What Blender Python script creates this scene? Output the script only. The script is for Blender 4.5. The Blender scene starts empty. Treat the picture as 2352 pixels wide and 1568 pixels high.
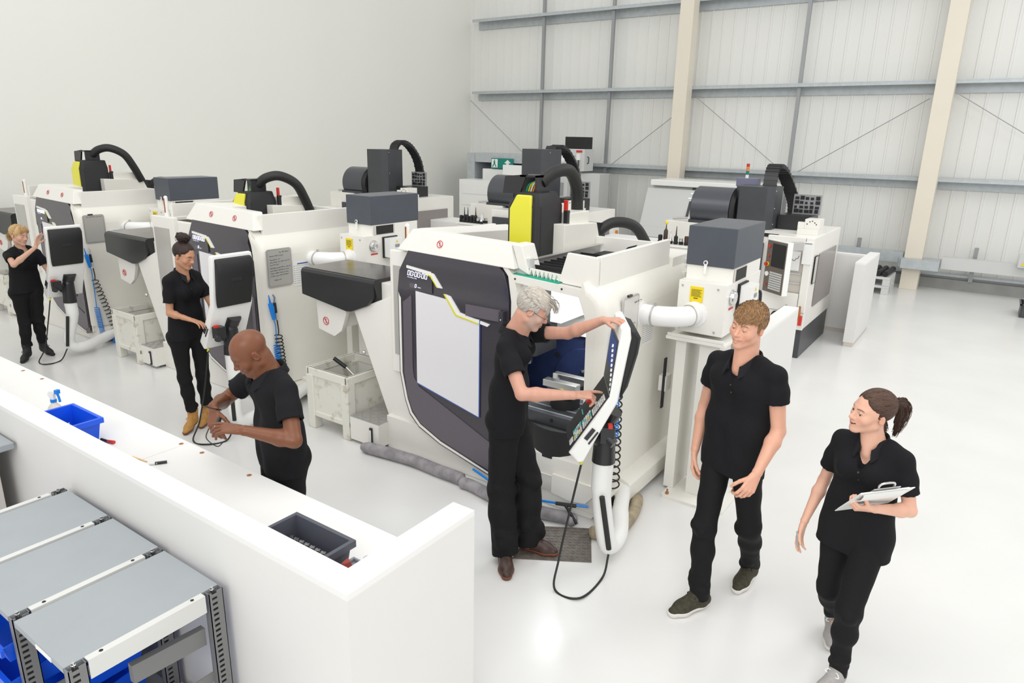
import bpy, bmesh, math, random
import numpy as np
from mathutils import Vector, Matrix
R_ = math.radians
random.seed(7)
S = bpy.context.scene
COL = S.collection

# ------------------------------------------------------------------ camera
cam = bpy.data.cameras.new('camera')
cam.sensor_width = 36.0
cam.lens = 24.235
cam.clip_end = 200
camo = bpy.data.objects.new('camera', cam)
COL.objects.link(camo)
RT, DN, FW = Vector((.81975, .57225, .02142)), Vector((.17708, -.21849, -.95964)), Vector((-.5447, .79043, -.2805))
RT.normalize()
FW = (FW - RT * FW.dot(RT)).normalized()
UP = RT.cross(FW)
camo.matrix_world = Matrix(((RT.x, UP.x, -FW.x, 0), (RT.y, UP.y, -FW.y, 0), (RT.z, UP.z, -FW.z, 2.6), (0, 0, 0, 1)))
S.camera = camo

# ------------------------------------------------------------------ world, lights, exposure
S.view_settings.view_transform = 'Standard'
S.view_settings.look = 'None'
S.view_settings.gamma = 1
S.view_settings.use_curve_mapping = False
S.view_settings.exposure = 0.07
W = bpy.data.worlds.new('world')
S.world = W
W.use_nodes = True
W.node_tree.nodes['Background'].inputs[0].default_value = (1.0, 1.0, .99, 1)
W.node_tree.nodes['Background'].inputs[1].default_value = .86


def area(name, loc, target, sx, sy, power, col=(1, 1, 1)):
    l = bpy.data.lights.new(name, 'AREA')
    l.shape = 'RECTANGLE'
    l.size, l.size_y, l.energy, l.color = sx, sy, power, col
    o = bpy.data.objects.new(name, l)
    COL.objects.link(o)
    o.location = loc
    o.rotation_euler = (Vector(target) - Vector(loc)).to_track_quat('-Z', 'Y').to_euler()
    return o


area('fill_light', (-1.5, 1.0, 7.5), (-1.5, 3.5, 0), 5, 4, 130, (1, .995, .98))  # added overhead light for general brightness, stands for no fitting
area('fill_light', (-7.5, 2.0, 7.5), (-8.0, 6.5, 0.5), 5, 4, 70, (1, .995, .98))  # added overhead light aimed at the left rows, no fitting there
area('fill_light', (2.5, 9.0, 7.5), (.5, 8.0, 0), 5, 4, 200, (1, .995, .98))  # added overhead light for the far right floor, no fitting there
area('fill_light', (3.0, -7.0, 7.0), (-4.0, 5.5, .9), 6, 4, 420, (1, .995, .98))  # added light from the camera side to brighten upright faces

area('machine_work_lamp', (-2.4, 4.35, 1.58), (-2.4, 4.75, .5), .5, .25, 13, (.86, .92, 1))


# ------------------------------------------------------------------ materials
MATS = {}


def mat(name, rgb, rough=.5, metal=0.0, var=0.0, scale=8.0, bump=0.0, bscale=200.0, spec=.5, emit=None, alpha=1.0, trans=0.0, rgb2=None, coat=0.0, vcol=False, stretch=None):
    m = bpy.data.materials.new(name)
    MATS[name] = m
    m.use_nodes = True
    nt = m.node_tree
    b = nt.nodes['Principled BSDF']
    b.inputs['Base Color'].default_value = (*rgb, 1)
    b.inputs['Roughness'].default_value = rough
    b.inputs['Metallic'].default_value = metal
    b.inputs['Specular IOR Level'].default_value = spec
    b.inputs['Alpha'].default_value = alpha
    b.inputs['Transmission Weight'].default_value = trans
    b.inputs['Coat Weight'].default_value = coat
    if emit:
        b.inputs['Emission Color'].default_value = (*emit[:3], 1)
        b.inputs['Emission Strength'].default_value = emit[3]
    tc = nt.nodes.new('ShaderNodeTexCoord')
    vec = tc.outputs['Object']
    if stretch:
        mp = nt.nodes.new('ShaderNodeMapping')
        mp.inputs['Scale'].default_value = stretch
        nt.links.new(vec, mp.inputs['Vector'])
        vec = mp.outputs['Vector']
    if vcol:
        a = nt.nodes.new('ShaderNodeVertexColor')
        a.layer_name = 'Col'
        nt.links.new(a.outputs['Color'], b.inputs['Base Color'])
    elif var > 0 or rgb2:
        n = nt.nodes.new('ShaderNodeTexNoise')
        n.inputs['Scale'].default_value = scale
        n.inputs['Detail'].default_value = 5
        nt.links.new(vec, n.inputs['Vector'])
        r = nt.nodes.new('ShaderNodeValToRGB')
        r.color_ramp.elements[0].position, r.color_ramp.elements[1].position = (.35, .65) if not rgb2 else (.42, .66)
        c2 = rgb2 or tuple(c * (1 - var) for c in rgb)
        r.color_ramp.elements[0].color = (*(rgb if rgb2 else c2), 1)
        r.color_ramp.elements[1].color = (*(c2 if rgb2 else rgb), 1)
        nt.links.new(n.outputs['Fac'], r.inputs['Fac'])
        nt.links.new(r.outputs['Color'], b.inputs['Base Color'])
    if bump > 0:
        n2 = nt.nodes.new('ShaderNodeTexNoise')
        n2.inputs['Scale'].default_value = bscale
        n2.inputs['Detail'].default_value = 3
        nt.links.new(vec, n2.inputs['Vector'])
        bp = nt.nodes.new('ShaderNodeBump')
        bp.inputs['Strength'].default_value = bump
        bp.inputs['Distance'].default_value = .004
        nt.links.new(n2.outputs['Fac'], bp.inputs['Height'])
        nt.links.new(bp.outputs['Normal'], b.inputs['Normal'])
    return m


WHITE = mat('painted_white_metal', (.84, .825, .775), .35, var=.03, scale=3)
CREAM = mat('cream_enamel', (.82, .80, .735), .4, var=.03, scale=2)
PWHITE = mat('white_plastic', (.86, .86, .84), .3)
PANELW = mat('painted_panel', (.775, .765, .742), .5, var=.02, scale=1.5)
CONC = mat('concrete_curb', (.36, .36, .345), .7, var=.15, scale=4)
LAMIN = mat('white_laminate', (.86, .855, .835), .45, var=.02, scale=1.5)
WALLM = mat('plaster_white', (.84, .84, .79), .7, var=.02, scale=.4)
FLOORM = mat('epoxy_floor', (.79, .787, .77), .22, var=.05, scale=1.2, bump=.02, bscale=4)
BLACK = mat('black_plastic', (.02, .02, .022), .35)
MATTB = mat('matt_black', (.012, .012, .013), .6)
CHARC = mat('charcoal_paint', (.055, .058, .066), .38, var=.1, scale=6)
SLATE = mat('slate_paint', (.07, .08, .10), .35, var=.08, scale=5)
DOORD = mat('door_charcoal', (.045, .04, .052), .12, coat=.3)
DOORG = mat('door_grey', (.12, .105, .125), .3)
GREY = mat('grey_metal', (.33, .34, .35), .4, metal=.3)
LGREY = mat('light_grey_paint', (.62, .63, .62), .45)
STEEL = mat('galvanised_steel', (.52, .56, .58), .45, metal=.3, var=.1, scale=12)
PLATE = mat('burnished_plate', (.22, .21, .205), .24, metal=.85, var=.25, scale=5)
CHROME = mat('bright_steel', (.75, .75, .75), .2, metal=1)
ALU = mat('brushed_aluminium', (.55, .54, .53), .38, metal=.7)
YEL = mat('lime_yellow', (.72, .68, .03), .3, coat=.3)
WARN = mat('warning_yellow', (.85, .66, .01), .5)
RED = mat('red_plastic', (.6, .03, .02), .4)
BLUE = mat('blue_plastic', (.005, .10, .78), .35)
BLUEL = mat('bright_blue_plastic', (.0, .22, .75), .35)
NAVY = mat('navy_casting', (.022, .035, .10), .35, var=.3, scale=9)
GREEN = mat('green_strip', (0, .35, .22), .4)
GREENS = mat('exit_sign_green', (0, .22, .17), .5)
CYAN = mat('turquoise_key', (.1, .55, .52), .5)
ORANGE = mat('orange_plastic', (.8, .25, .02), .4)
LINEN = mat('printed_paper', (.82, .82, .80), .7)
INK = mat('ink', (.03, .03, .05), .7)
INKB = mat('blue_ink', (.05, .1, .35), .7)
INKR = mat('red_ink', (.65, .05, .06), .6)
BOARD = mat('whiteboard_grey', (.46, .45, .42), .3, metal=.2)
BOARDW = mat('whiteboard_face', (.62, .61, .57), .25)
LED = mat('display_led', (.8, .82, 1), .4, emit=(.75, .78, 1, 1.0))
GLASS = mat('window_glass', (.75, .76, .75), .05, alpha=.35)
FROST = mat('light_window', (.78, .77, .79), .08)
PURPG = mat('side_window_tint', (.27, .245, .24), .2)
BROWNG = mat('tinted_window', (.13, .105, .085), .15)
DRUM = mat('drum_sheet_metal', (.10, .105, .12), .28, metal=.6)
BINGREY = mat('bin_grey', (.085, .09, .115), .4)
GREYG = mat('grey_window', (.45, .44, .41), .15)
WOODW = mat('chipped_white_wood', (.74, .73, .66), .7, rgb2=(.74, .73, .66), bump=.2, bscale=40)
RUBBER = mat('rubber', (.015, .015, .015), .55)
HOSE = mat('duct_white', (.86, .86, .85), .3)
SOCK = mat('grey_fabric_sock', (.36, .34, .36), .9, var=.35, scale=14, bump=.3, bscale=120)
SOCKT = mat('tan_fabric_sock', (.42, .35, .24), .9, var=.35, scale=14, bump=.3, bscale=120)
MATM = mat('grey_rubber_mat', (.17, .15, .13), .75, var=.35, scale=25)
COLM = mat('column_cream', (.79, .73, .62), .5, var=.03, scale=2)
CLAD = mat('cladding_white', (.80, .80, .77), .4, var=.04, scale=.5)
SHELFG = mat('shelf_grey', (.35, .38, .40), .4, var=.03, scale=6)
SHELFF = mat('shelf_frame_grey', (.19, .19, .19), .45)
RAILW = mat('rail_light', (.66, .66, .64), .4)
BEIGE = mat('beige_panel', (.62, .58, .53), .6)
WOOD = mat('wood', (.42, .17, .05), .6, var=.3, scale=30)
PENCIL = mat('pencil_yellow', (.85, .6, .3), .5)
BROWN = mat('brown_leather', (.06, .03, .022), .45, var=.3, scale=30)
SOLEB = mat('brown_sole', (.18, .06, .03), .6)
TANL = mat('tan_boot_leather', (.55, .28, .07), .65, var=.2, scale=30)
OLIVE = mat('olive_knit', (.055, .05, .028), .8, var=.4, scale=60)
SOLEW = mat('pale_sole', (.75, .72, .68), .6)
CANVAS = mat('grey_canvas', (.42, .40, .39), .8, var=.1, scale=60)
SOCKN = mat('navy_sock', (.02, .02, .09), .9)
SHIRT = mat('black_pique_cotton', (.0085, .0085, .0105), .85, spec=.25, bump=.25, bscale=500)
COLLARM = mat('black_rib_collar', (.009, .009, .012), .8, spec=.3)
TROUS = mat('black_trouser', (.0085, .008, .0085), .8, spec=.25, bump=.2, bscale=300)
SKIN = mat('skin', (.6, .4, .3), .40, vcol=True, spec=.4)
SKIN.node_tree.nodes['Principled BSDF'].inputs['Subsurface Weight'].default_value = .12
SKIN.node_tree.nodes['Principled BSDF'].inputs['Subsurface Radius'].default_value = (.012, .005, .003)
HAIRM = mat('hair', (.2, .1, .05), .5, vcol=True, spec=.35)
EYEM = mat('eyeball', (.8, .8, .8), .1, vcol=True)


# ------------------------------------------------------------------ mesh builder
def sm(pts, k=6):
    """Catmull-Rom through points"""
    P = [Vector(p) for p in pts]
    P = [P[0] * 2 - P[1]] + P + [P[-1] * 2 - P[-2]]
    out = []
    for i in range(1, len(P) - 2):
        for j in range(k):
            t = j / k
            a, b, c, d = P[i - 1:i + 3]
            out.append(.5 * (2 * b + (c - a) * t + (2 * a - 5 * b + 4 * c - d) * t * t + (3 * b - a - 3 * c + d) * t ** 3))
    return out + [P[-2]]


def arc(cx, cy, r, a0, a1, n=8):
    return [(cx + r * math.cos(R_(a0 + (a1 - a0) * i / n)), cy + r * math.sin(R_(a0 + (a1 - a0) * i / n))) for i in range(n + 1)]


def rrect(x0, y0, x1, y1, r, n=5):
    return arc(x1 - r, y1 - r, r, 0, 90, n) + arc(x0 + r, y1 - r, r, 90, 180, n) + arc(x0 + r, y0 + r, r, 180, 270, n) + arc(x1 - r, y0 + r, r, 270, 360, n)


class MB:
    def __init__(s, T=None):
        s.v, s.f, s.mi, s.ms, s.T, s.cur = [], [], [], [], T, 0

    def use(s, m):
        if m not in s.ms:
            s.ms.append(m)
        s.cur = s.ms.index(m)
        return s

    def add(s, vs, fs):
        n = len(s.v)
        s.v += [s.T @ Vector(p) if s.T else Vector(p) for p in vs]
        s.f += [[i + n for i in f] for f in fs]
        s.mi += [s.cur] * len(fs)
        return s

    def box(s, x0, y0, z0, x1, y1, z1):
        return s.add([(x, y, z) for x in (x0, x1) for y in (y0, y1) for z in (z0, z1)],
                     [(0, 1, 3, 2), (4, 6, 7, 5), (0, 4, 5, 1), (2, 3, 7, 6), (0, 2, 6, 4), (1, 5, 7, 3)])

    def loft(s, rings, cap=True, close=True):
        n = len(rings[0])
        vs = [p for r in rings for p in r]
        fs = []
        for i in range(len(rings) - 1):
            for j in range(n if close else n - 1):
                k = (j + 1) % n
                fs.append((i * n + j, i * n + k, (i + 1) * n + k, (i + 1) * n + j))
        if cap:
            fs += [list(range(n))[::-1], list(range((len(rings) - 1) * n, len(rings) * n))]
        return s.add(vs, fs)

    def prism(s, pts, pl, a, b):
        f = {'xz': lambda u, w, d: (u, d, w), 'yz': lambda u, w, d: (d, u, w), 'xy': lambda u, w, d: (u, w, d)}[pl]
        return s.loft([[f(u, w, a) for u, w in pts], [f(u, w, b) for u, w in pts]])

    def tube(s, pts, r, n=10, cap=True):
        P = [Vector(p) for p in pts]
        rs = r if isinstance(r, (list, tuple)) else [r] * len(P)
        t0 = (P[1] - P[0]).normalized()
        u = t0.orthogonal().normalized()
        rings = []
        for i, p in enumerate(P):
            t = (P[min(i + 1, len(P) - 1)] - P[max(i - 1, 0)]).normalized()
            u = (u - t * u.dot(t)).normalized()
            w = t.cross(u)
            rings.append([p + (u * math.cos(2 * math.pi * j / n) + w * math.sin(2 * math.pi * j / n)) * rs[i] for j in range(n)])
        return s.loft(rings, cap)

    def cyl(s, a, b, r, r2=None, n=20):
        return s.tube([a, b], [r, r if r2 is None else r2], n)

    def band(s, pts, side, w, t):
        """flat strip swept along pts; side = width direction"""
        P = [Vector(p) for p in pts]
        sd = Vector(side).normalized()
        rings = []
        for i, p in enumerate(P):
            tg = (P[min(i + 1, len(P) - 1)] - P[max(i - 1, 0)]).normalized()
            nn = tg.cross(sd).normalized()
            rings.append([p + sd * a * w / 2 + nn * b * t / 2 for a, b in ((-1, -1), (1, -1), (1, 1), (-1, 1))])
        return s.loft(rings)

    def lathe(s, c, prof, n=20, axis='z'):
        c = Vector(c)
        rings = []
        for r, h in prof:
            ring = []
            for j in range(n):
                a = 2 * math.pi * j / n
                x, y = r * math.cos(a), r * math.sin(a)
                ring.append(c + Vector({'z': (x, y, h), 'x': (h, x, y), 'y': (y, h, x)}[axis]))
            rings.append(ring)
        return s.loft(rings)

    def ball(s, c, r, n=12, m=8):
        r = r if isinstance(r, (tuple, list)) else (r, r, r)
        return s.loft([[(c[0] + r[0] * math.sin(math.pi * i / m) * math.cos(2 * math.pi * j / n), c[1] + r[1] * math.sin(math.pi * i / m) * math.sin(2 * math.pi * j / n), c[2] + r[2] * math.cos(math.pi * i / m)) for j in range(n)] for i in [.02] + list(range(1, m)) + [m - .02]])

    def build(s, name, m=None, par=None, bevel=0.0, ang=35, seg=2):
        me = bpy.data.meshes.new(name)
        off = Vector(par['_w']) if par is not None else Vector((0, 0, 0))
        if par is None and s.v:
            off = Vector((sum(p.x for p in s.v) / len(s.v), sum(p.y for p in s.v) / len(s.v), min(p.z for p in s.v)))
        me.from_pydata([p - off for p in s.v], [], s.f)
        bm = bmesh.new()
        bm.from_mesh(me)
        bmesh.ops.recalc_face_normals(bm, faces=bm.faces)
        bm.to_mesh(me)
        bm.free()
        ms = s.ms or [m]
        if m is not None and s.ms and m not in ms:
            pass
        for x in ms:
            me.materials.append(x)
        me.polygons.foreach_set('material_index', s.mi)
        me.shade_smooth()
        me.set_sharp_from_angle(angle=R_(ang))
        o = bpy.data.objects.new(name, me)
        COL.objects.link(o)
        if par is not None:
            o.parent = par
            o['_w'] = list(off)
        else:
            o.location = off
            o['_w'] = list(off)
        if bevel:
            bv = o.modifiers.new('bevel', 'BEVEL')
            bv.width, bv.segments, bv.limit_method, bv.angle_limit = bevel, seg, 'ANGLE', R_(40)
            bv.harden_normals = True
        return o


def thing(name, loc, label, cat, group=None):
    o = bpy.data.objects.new(name, None)
    COL.objects.link(o)
    o.empty_display_size = .1
    o.location = loc
    o['_w'] = list(loc)
    return tag(o, label, cat, group)


def tag(o, label, cat, group=None):
    o['label'], o['category'] = label, cat
    if group:
        o['group'] = group
    return o


def struct(o):
    o['kind'] = 'structure'
    return o


def copy_tree(o, par=None, skip=()):
    c = o.copy()
    COL.objects.link(c)
    if par is not None:
        c.parent = par
    for ch in list(o.children):
        if ch.name.split('.')[0] not in skip:
            copy_tree(ch, c, skip)
    return c


def text_mesh(txt, size):
    cu = bpy.data.curves.new('t', 'FONT')
    cu.body, cu.size, cu.resolution_u = txt, size, 2
    o = bpy.data.objects.new('t', cu)
    COL.objects.link(o)
    bpy.context.view_layer.update()
    me = bpy.data.meshes.new_from_object(o.evaluated_get(bpy.context.evaluated_depsgraph_get()))
    bpy.data.objects.remove(o)
    vs = [tuple(v.co) for v in me.vertices]
    fs = [list(p.vertices) for p in me.polygons]
    return vs, fs


def lettering(mb, txt, size, org, ux, uz):
    vs, fs = text_mesh(txt, size)
    o, a, b = Vector(org), Vector(ux), Vector(uz)
    mb.add([o + a * v[0] + b * v[1] for v in vs], fs)


def scrawl(mb, org, ux, uz, w, h, rnd, t=.0025):
    """a line of illegible handwriting as thin strokes"""
    o, a, b = Vector(org), Vector(ux), Vector(uz)
    n = a.cross(b).normalized() * .0012
    x = 0
    while x < w:
        k = rnd.choice((3, 4, 5, 7)) * h * .55
        pts = []
        xx = x
        while xx < min(x + k, w):
            pts.append(o + a * xx + b * (rnd.random() * h) + n)
            xx += h * .3
        if len(pts) > 1:
            mb.band(pts, n.normalized(), .0008, t)
        x += k + h * .5


def prohibition(mb, c, ux, uz, r):
    c, a, b = Vector(c), Vector(ux), Vector(uz)
    mb.use(INKR)
    mb.tube([c + a * r * math.cos(t * math.pi / 12) + b * r * math.sin(t * math.pi / 12) for t in range(25)], r * .1, 5, False)
    mb.tube([c - a * r * .7 + b * r * .7, c + a * r * .7 - b * r * .7], r * .1, 5)
    mb.use(INK)
    mb.tube([c + b * r * .6, c - b * r * .6], r * .07, 5)
# ------------------------------------------------------------------ room
struct(MB().box(-12.4, -4, -.1, 6, 15.95, 0).build('floor', FLOORM))
struct(MB().box(-12.5, -4, 0, -12.4, 15.95, 9).build('wall_left', WALLM))
mb = MB().use(CLAD)
pts = []
x = -12.4
while x < 6:                                             # trapezoidal cladding profile
    pts += [(x, 15.75), (x + .1, 15.75), (x + .108, 15.735), (x + .142, 15.735), (x + .15, 15.75), (x + .24, 15.75)]
    x += .25
pts = [p for p in pts if p[0] < 6] + [(6, 15.75), (6, 15.95), (-12.4, 15.95)]
mb.prism(pts, 'xy', 0, 9)
struct(mb.build('wall_back', CLAD, ang=20))
mb = MB().use(CONC).box(-12.4, 15.6, 0, 6, 15.72, .2).use(STEEL).box(-12.4, 15.56, .26, 6, 15.72, .3).use(GREY).box(-12.4, 15.66, .2, 6, 15.72, .26)
struct(mb.build('baseboard_back'))
for i, z in enumerate((1.93, 3.66, 5.42)):               # galvanised girts, Z section
    mb = MB().use(STEEL).box(-12.1, 15.421, z + .09, 6, 15.44, z + .139).box(-12.1, 15.42, z + .14, 6, 15.72, z + .16).box(-12.1, 15.7, z - .06, 6, 15.719, z + .139)
    struct(mb.build('trim_%d' % (i + 1)))
for i, x in enumerate((-9.95, -8.05, -3.75, -2.2, -.2, 1.6)):        # sag posts between the girts
    z1 = .66 if i in (3, 4, 5) else 9
    mb = MB().use(GREY).box(x - .035, 15.5, .2, x + .035, 15.57, .85 if i > 2 and i != 2 else 9)
    struct(mb.build('trim_%d' % (i + 4)))
mb = MB().use(GREY)
for a, b in (((-12.2, 3.6), (-10.0, 1.95)), ((-6.1, 3.4), (-8.0, 1.98)), ((-5.9, 3.6), (-3.75, 2.0)), ((-1.4, 3.5), (-3.7, 2.0)), ((-1.0, 3.6), (1.6, 2.0))):
    mb.tube([(a[0], 15.48, a[1]), (b[0], 15.48, b[1])], .008, 5)
struct(mb.build('trim_10'))
for x, lab in ((-6.12, 'cream steel column rising behind the pale lathe, left of the two'), (-1.17, 'cream steel column standing on the floor beside the stacked pallets, right of the two')):
    mb = MB().use(COLM).box(x - .15, 15.1, 0, x + .15, 15.41, 9)
    tag(mb.build('steel_column', bevel=.004), lab, 'column')
# horizontal steel duct rail low on the back wall
root = thing('cable_trunking', (-1.1, 15.2, .45), 'grey steel cable trunking running along the base of the back wall', 'trunking')
MB().use(STEEL).box(-4.2, 15.2, .48, -1.35, 15.4, .68).build('trunking_run', par=root, bevel=.004)
MB().use(STEEL).box(-1.35, 14.92, .42, -.72, 15.09, .6).box(-1.4, 15.09, .42, -1.33, 15.4, .6).box(-1.0, 15.09, .42, -.72, 15.4, .6).build('corner_box', par=root, bevel=.004)
MB().use(LGREY).box(-.7, 15.2, .44, 6, 15.4, .66).build('trunking_run', par=root, bevel=.004)
root = thing('electrical_box', (.62, 15.1, .6), 'small grey electrical box with yellow warning triangle at right edge of photo', 'box')
MB().use(LGREY).box(.45, 15.05, .62, .85, 15.19, .85).build('enclosure', par=root, bevel=.01)
MB().use(WARN).prism([(.5, .66), (.66, .66), (.58, .8)], 'xz', 15.04, 15.05).build('warning_triangle', par=root)


# ------------------------------------------------------------------ half walls and counter
def halfwall(segs, z, label):
    root = thing('half_wall', (segs[0][0], segs[0][1], 0), label, 'wall')
    MB().use(LAMIN)
    a = MB().use(PANELW)
    c = MB().use(LAMIN)
    k = MB().use(BEIGE)
    for x0, y0, x1, y1 in segs:
        a.box(x0, y0, .06, x1, y1, z - .025)
        k.box(x0 + .008, y0 + .008, 0, x1 - .008, y1 - .008, .06)
    c.T = None
    for x0, y0, x1, y1 in segs:
        c.box(x0, y0, z - .025, x1, y1, z)
    a.build('wall_panel', par=root)
    c.build('cap', par=root)
    k.build('plinth', par=root)
    return root


root = halfwall([(-9.5, 1.345, -1.7, 1.455), (-1.7, 1.345, -1.585, 2.05)], 1.1, 'tall white partition in the foreground enclosing the long workbench')
root = thing('workbench', (-5.5, 1.7, .84), 'long white worktop behind the foreground partition with brown screw caps', 'workbench')
mb = MB().use(LAMIN)
for x0, x1 in ((-9.5, -7.2), (-7.197, -5.4), (-5.397, -3.6), (-3.597, -1.705)):
    mb.box(x0, 1.457, .84, x1, 1.96, .88)
mb.build('worktop', par=root, bevel=.002)
mb = MB().use(WOOD)
for px in ((-2.98, 1.92), (-3.42, 1.925), (-3.62, 1.92), (-5.72, 1.92), (-5.42, 1.925), (-7.0, 1.92)):
    mb.cyl((px[0], px[1], .879), (px[0], px[1], .8812), .013, n=14)
mb.build('screw_cap', par=root)
mb = MB().use(LAMIN)
for x in (-7.2, -5.4, -3.6):
    mb.box(x - .012, 1.46, 0, x + .012, 1.9, .84)
mb.build('support_panel', par=root)
halfwall([(-8.75, 9.9, -7.75, 10.5)], 1.13, 'plain white bench block far back between the two left machining centres')
halfwall([(-5.2, 9.7, -4.2, 10.45)], 1.14, 'plain white bench block beside the cabinet holding six tool holders')
halfwall([(-3.2, 10.75, -1.42, 10.87), (-1.42, 10.0, -1.29, 11.2)], 1.15, 'low white L-shaped partition on the floor right of the machining centre')
halfwall([(-2.6, 6.0, -1.5, 6.12), (-1.5, 5.3, -1.37, 6.72)], 1.15, 'low white partition behind the fair-haired young man')
# ------------------------------------------------------------------ milling machines
def make_mill(dx, label, group):
    """dx: how far the sliding door and its roof section stand shut (0 = open, to the left)"""
    root = thing('milling_machine', (-3.1, 4.6, 0), label, 'machine', group)
    xl, xr = -3.93, -1.955
    # --- fixed casing
    b = MB().use(WHITE)
    b.prism([(-4.0, .2), (-2.66, .2), (-2.66, 1.7), (xl, 1.7), (xl, 1.36), (-4.42, 1.16), (-4.36, 1.02)], 'xz', 3.99, 4.06)
    b.box(xl, 4.0, .2, -3.88, 5.5, 1.7)
    b.box(xl, 5.42, .2, xr, 5.5, 1.7)
    b.prism([(-4.02, 0), (-2.0, 0), (-1.97, .05), (-1.97, .3), (-4.02, .3)], 'xz', 3.95, 5.45)
    b.box(xl, 4.0, 1.68, -3.75, 5.3, 1.72)
    # left window frame panel
    b.box(xl, 3.95, .72, -3.5, 4.0, 1.74)
    b.build('casing', par=root, bevel=.008)
    g = MB().use(GREYG).box(-3.89, 3.944, .88, -3.6, 3.95, 1.62)
    g.build('side_window', par=root)
    # --- right side wall: rounded front edge, rounded shoulder
    sh = [(xr, .22)] + [(xr, 1.5)] + arc(xr - .22, 1.5, .22, 0, 80, 8) + [(xr - .21, 1.62), (xr - .14, 1.45), (xr - .12, .22)]
    b = MB().use(CREAM)
    rings = []
    for y, ins in [(3.9 + .07 * (1 - math.cos(R_(t))), .07 * (1 - math.sin(R_(t)))) for t in (0, 15, 30, 45, 60, 75, 90)] + [(5.2, 0), (5.48, 0), (5.5, .02)]:
        rings.append([(px - ins * math.cos(R_(10 * (i - 1) if i > 1 else 0)), y, pz - ins * math.sin(R_(10 * (i - 1)) if i > 1 else 0)) if i < 10 else (px, y, pz) for i, (px, pz) in enumerate(sh)])
    b.loft(rings, cap=False)
    b.add(rings[0], [list(range(len(sh)))[::-1]]).add(rings[-1], [list(range(len(sh)))])
    b.build('side_panel', par=root, ang=25)
    b = MB().use(CREAM).box(xr - .05, 5.22, .2, xr + .004, 5.24, 1.45)
    b.prism([(5.26, .2), (5.62, .16), (5.62, 1.25), (5.5, 1.6), (5.26, 1.62)], 'yz', xr - .5, xr - .006)
    b.build('rear_panel', par=root, bevel=.006)
    # --- plinth trough along the right foot
    b = MB().use(CREAM)
    b.prism([(-2.1, .05), (-1.87, .05), (-1.85, .07), (-1.85, .19), (-1.87, .21), (-1.96, .24), (-2.1, .24)], 'xz', 4.25, 5.55)
    b.prism([(-2.1, .06), (-1.9, .06), (-1.9, .2), (-2.1, .22)], 'xz', 3.93, 4.25)
    b.use(MATTB).box(-1.905, 4.05, .09, -1.897, 4.1, .17)
    for y in (4.05, 5.3):
        b.use(GREY).cyl((-1.98, y, 0), (-1.98, y, .06), .035, n=12)
    b.build('coolant_trough', par=root, bevel=.006)
    # --- step with chequer plate
    b = MB().use(WHITE).box(-4.35, 3.83, .03, -4.0, 4.45, .24).use(ALU).box(-4.35, 3.83, .24, -4.0, 4.45, .245)
    for i in range(7):
        for j in range(12):
            x, y = -4.325 + .05 * i, 3.855 + .05 * j
            d = .016 if (i + j) % 2 else -.016
            b.prism([(x - d, y - .016), (x - d + .008, y - .018), (x + d, y + .016), (x + d - .008, y + .018)], 'xy', .245, .248)
    b.use(BLACK).box(-4.1, 3.815, .04, -4.07, 3.83, .2).use(PWHITE).box(-4.093, 3.81, .06, -4.077, 3.82, .18)
    b.use(GREY).cyl((-4.3, 3.9, 0), (-4.3, 3.9, .03), .03, n=10).cyl((-4.05, 3.87, 0), (-4.05, 3.87, .03), .03, n=10)
    b.build('step', par=root, bevel=.003)
    # --- front apron under the opening
    b = MB().use(WHITE)
    ay = .05 if dx > .1 else .004
    ap = [(3.93 + ay, .13), (3.9 + ay, .2), (3.9 + ay, .42), (3.95 + ay, .45), (4.02 + ay, .45), (4.02 + ay, .13)]
    b.prism(ap, 'yz', -2.70, -2.03)
    b.prism([(-2.3, .3), (-1.965, .3), (-1.965, .22), (-2.02, .15), (-2.14, .13), (-2.3, .15)], 'xz', 3.875 + ay, 3.9 + ay)
    b.box(-2.7, 3.889 + ay, .27, -2.3, 3.9 + ay, .275)
    b.build('front_apron', par=root, bevel=.006)
    # --- interior
    b = MB().use(PWHITE).box(-3.85, 5.36, .3, -2.0, 5.4, 1.66)
    for i in range(7):
        b.box(-2.75 + .09 * i, 5.33, .95, -2.69 + .09 * i, 5.36, 1.66)
    b.prism([(4.95, 1.02), (5.36, 1.25), (5.36, 1.02)], 'yz', -3.6, -2.1)
    b.use(MATTB).box(-2.68, 4.0, .3, -2.03, 5.3, .36).use(CHARC).box(-3.62, 4.1, .3, -3.4, 5.36, 1.0).use(MATTB).box(-3.7, 4.0, .3, -2.68, 5.3, .34)
    b.build('work_chamber', par=root)
    b = MB().use(NAVY).box(-3.4, 5.0, .34, -2.1, 5.3, 1.02)
    b.lathe((-2.66, 4.975, .60), [(0, 0), (.3, 0), (.31, .01), (.31, .03)], 40, 'y')
    b.lathe((-2.64, 4.962, .50), [(0, 0), (.13, 0), (.13, .015)], 28, 'y')
    b.use(CHROME).lathe((-2.68, 4.968, .70), [(0, -.012), (.02, -.008), (.022, .01)], 12, 'y')
    b.use(MATTB).lathe((-2.95, 4.99, .80), [(0, 0), (.022, 0), (.022, .012)], 12, 'y').lathe((-2.68, 4.99, .95), [(0, 0), (.016, 0), (.016, .012)], 12, 'y')
    b.build('trunnion_wall', par=root)
    tb = [(-2.36 + .36 * math.cos(a / 18 * math.pi), 4.2 + max(-.22, .36 * math.sin(a / 18 * math.pi))) for a in range(36)]
    b = MB().use(CHARC).prism(tb, 'xy', .62, .70)
    b.use(GREY)
    for k in range(5):
        y = 4.03 + .09 * k
        hw = math.sqrt(max(.02, .36 ** 2 - (y - 4.2) ** 2)) - .02
        b.box(-2.36 - hw, y - .008, .7, -2.36 + hw, y + .008, .703)
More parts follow.
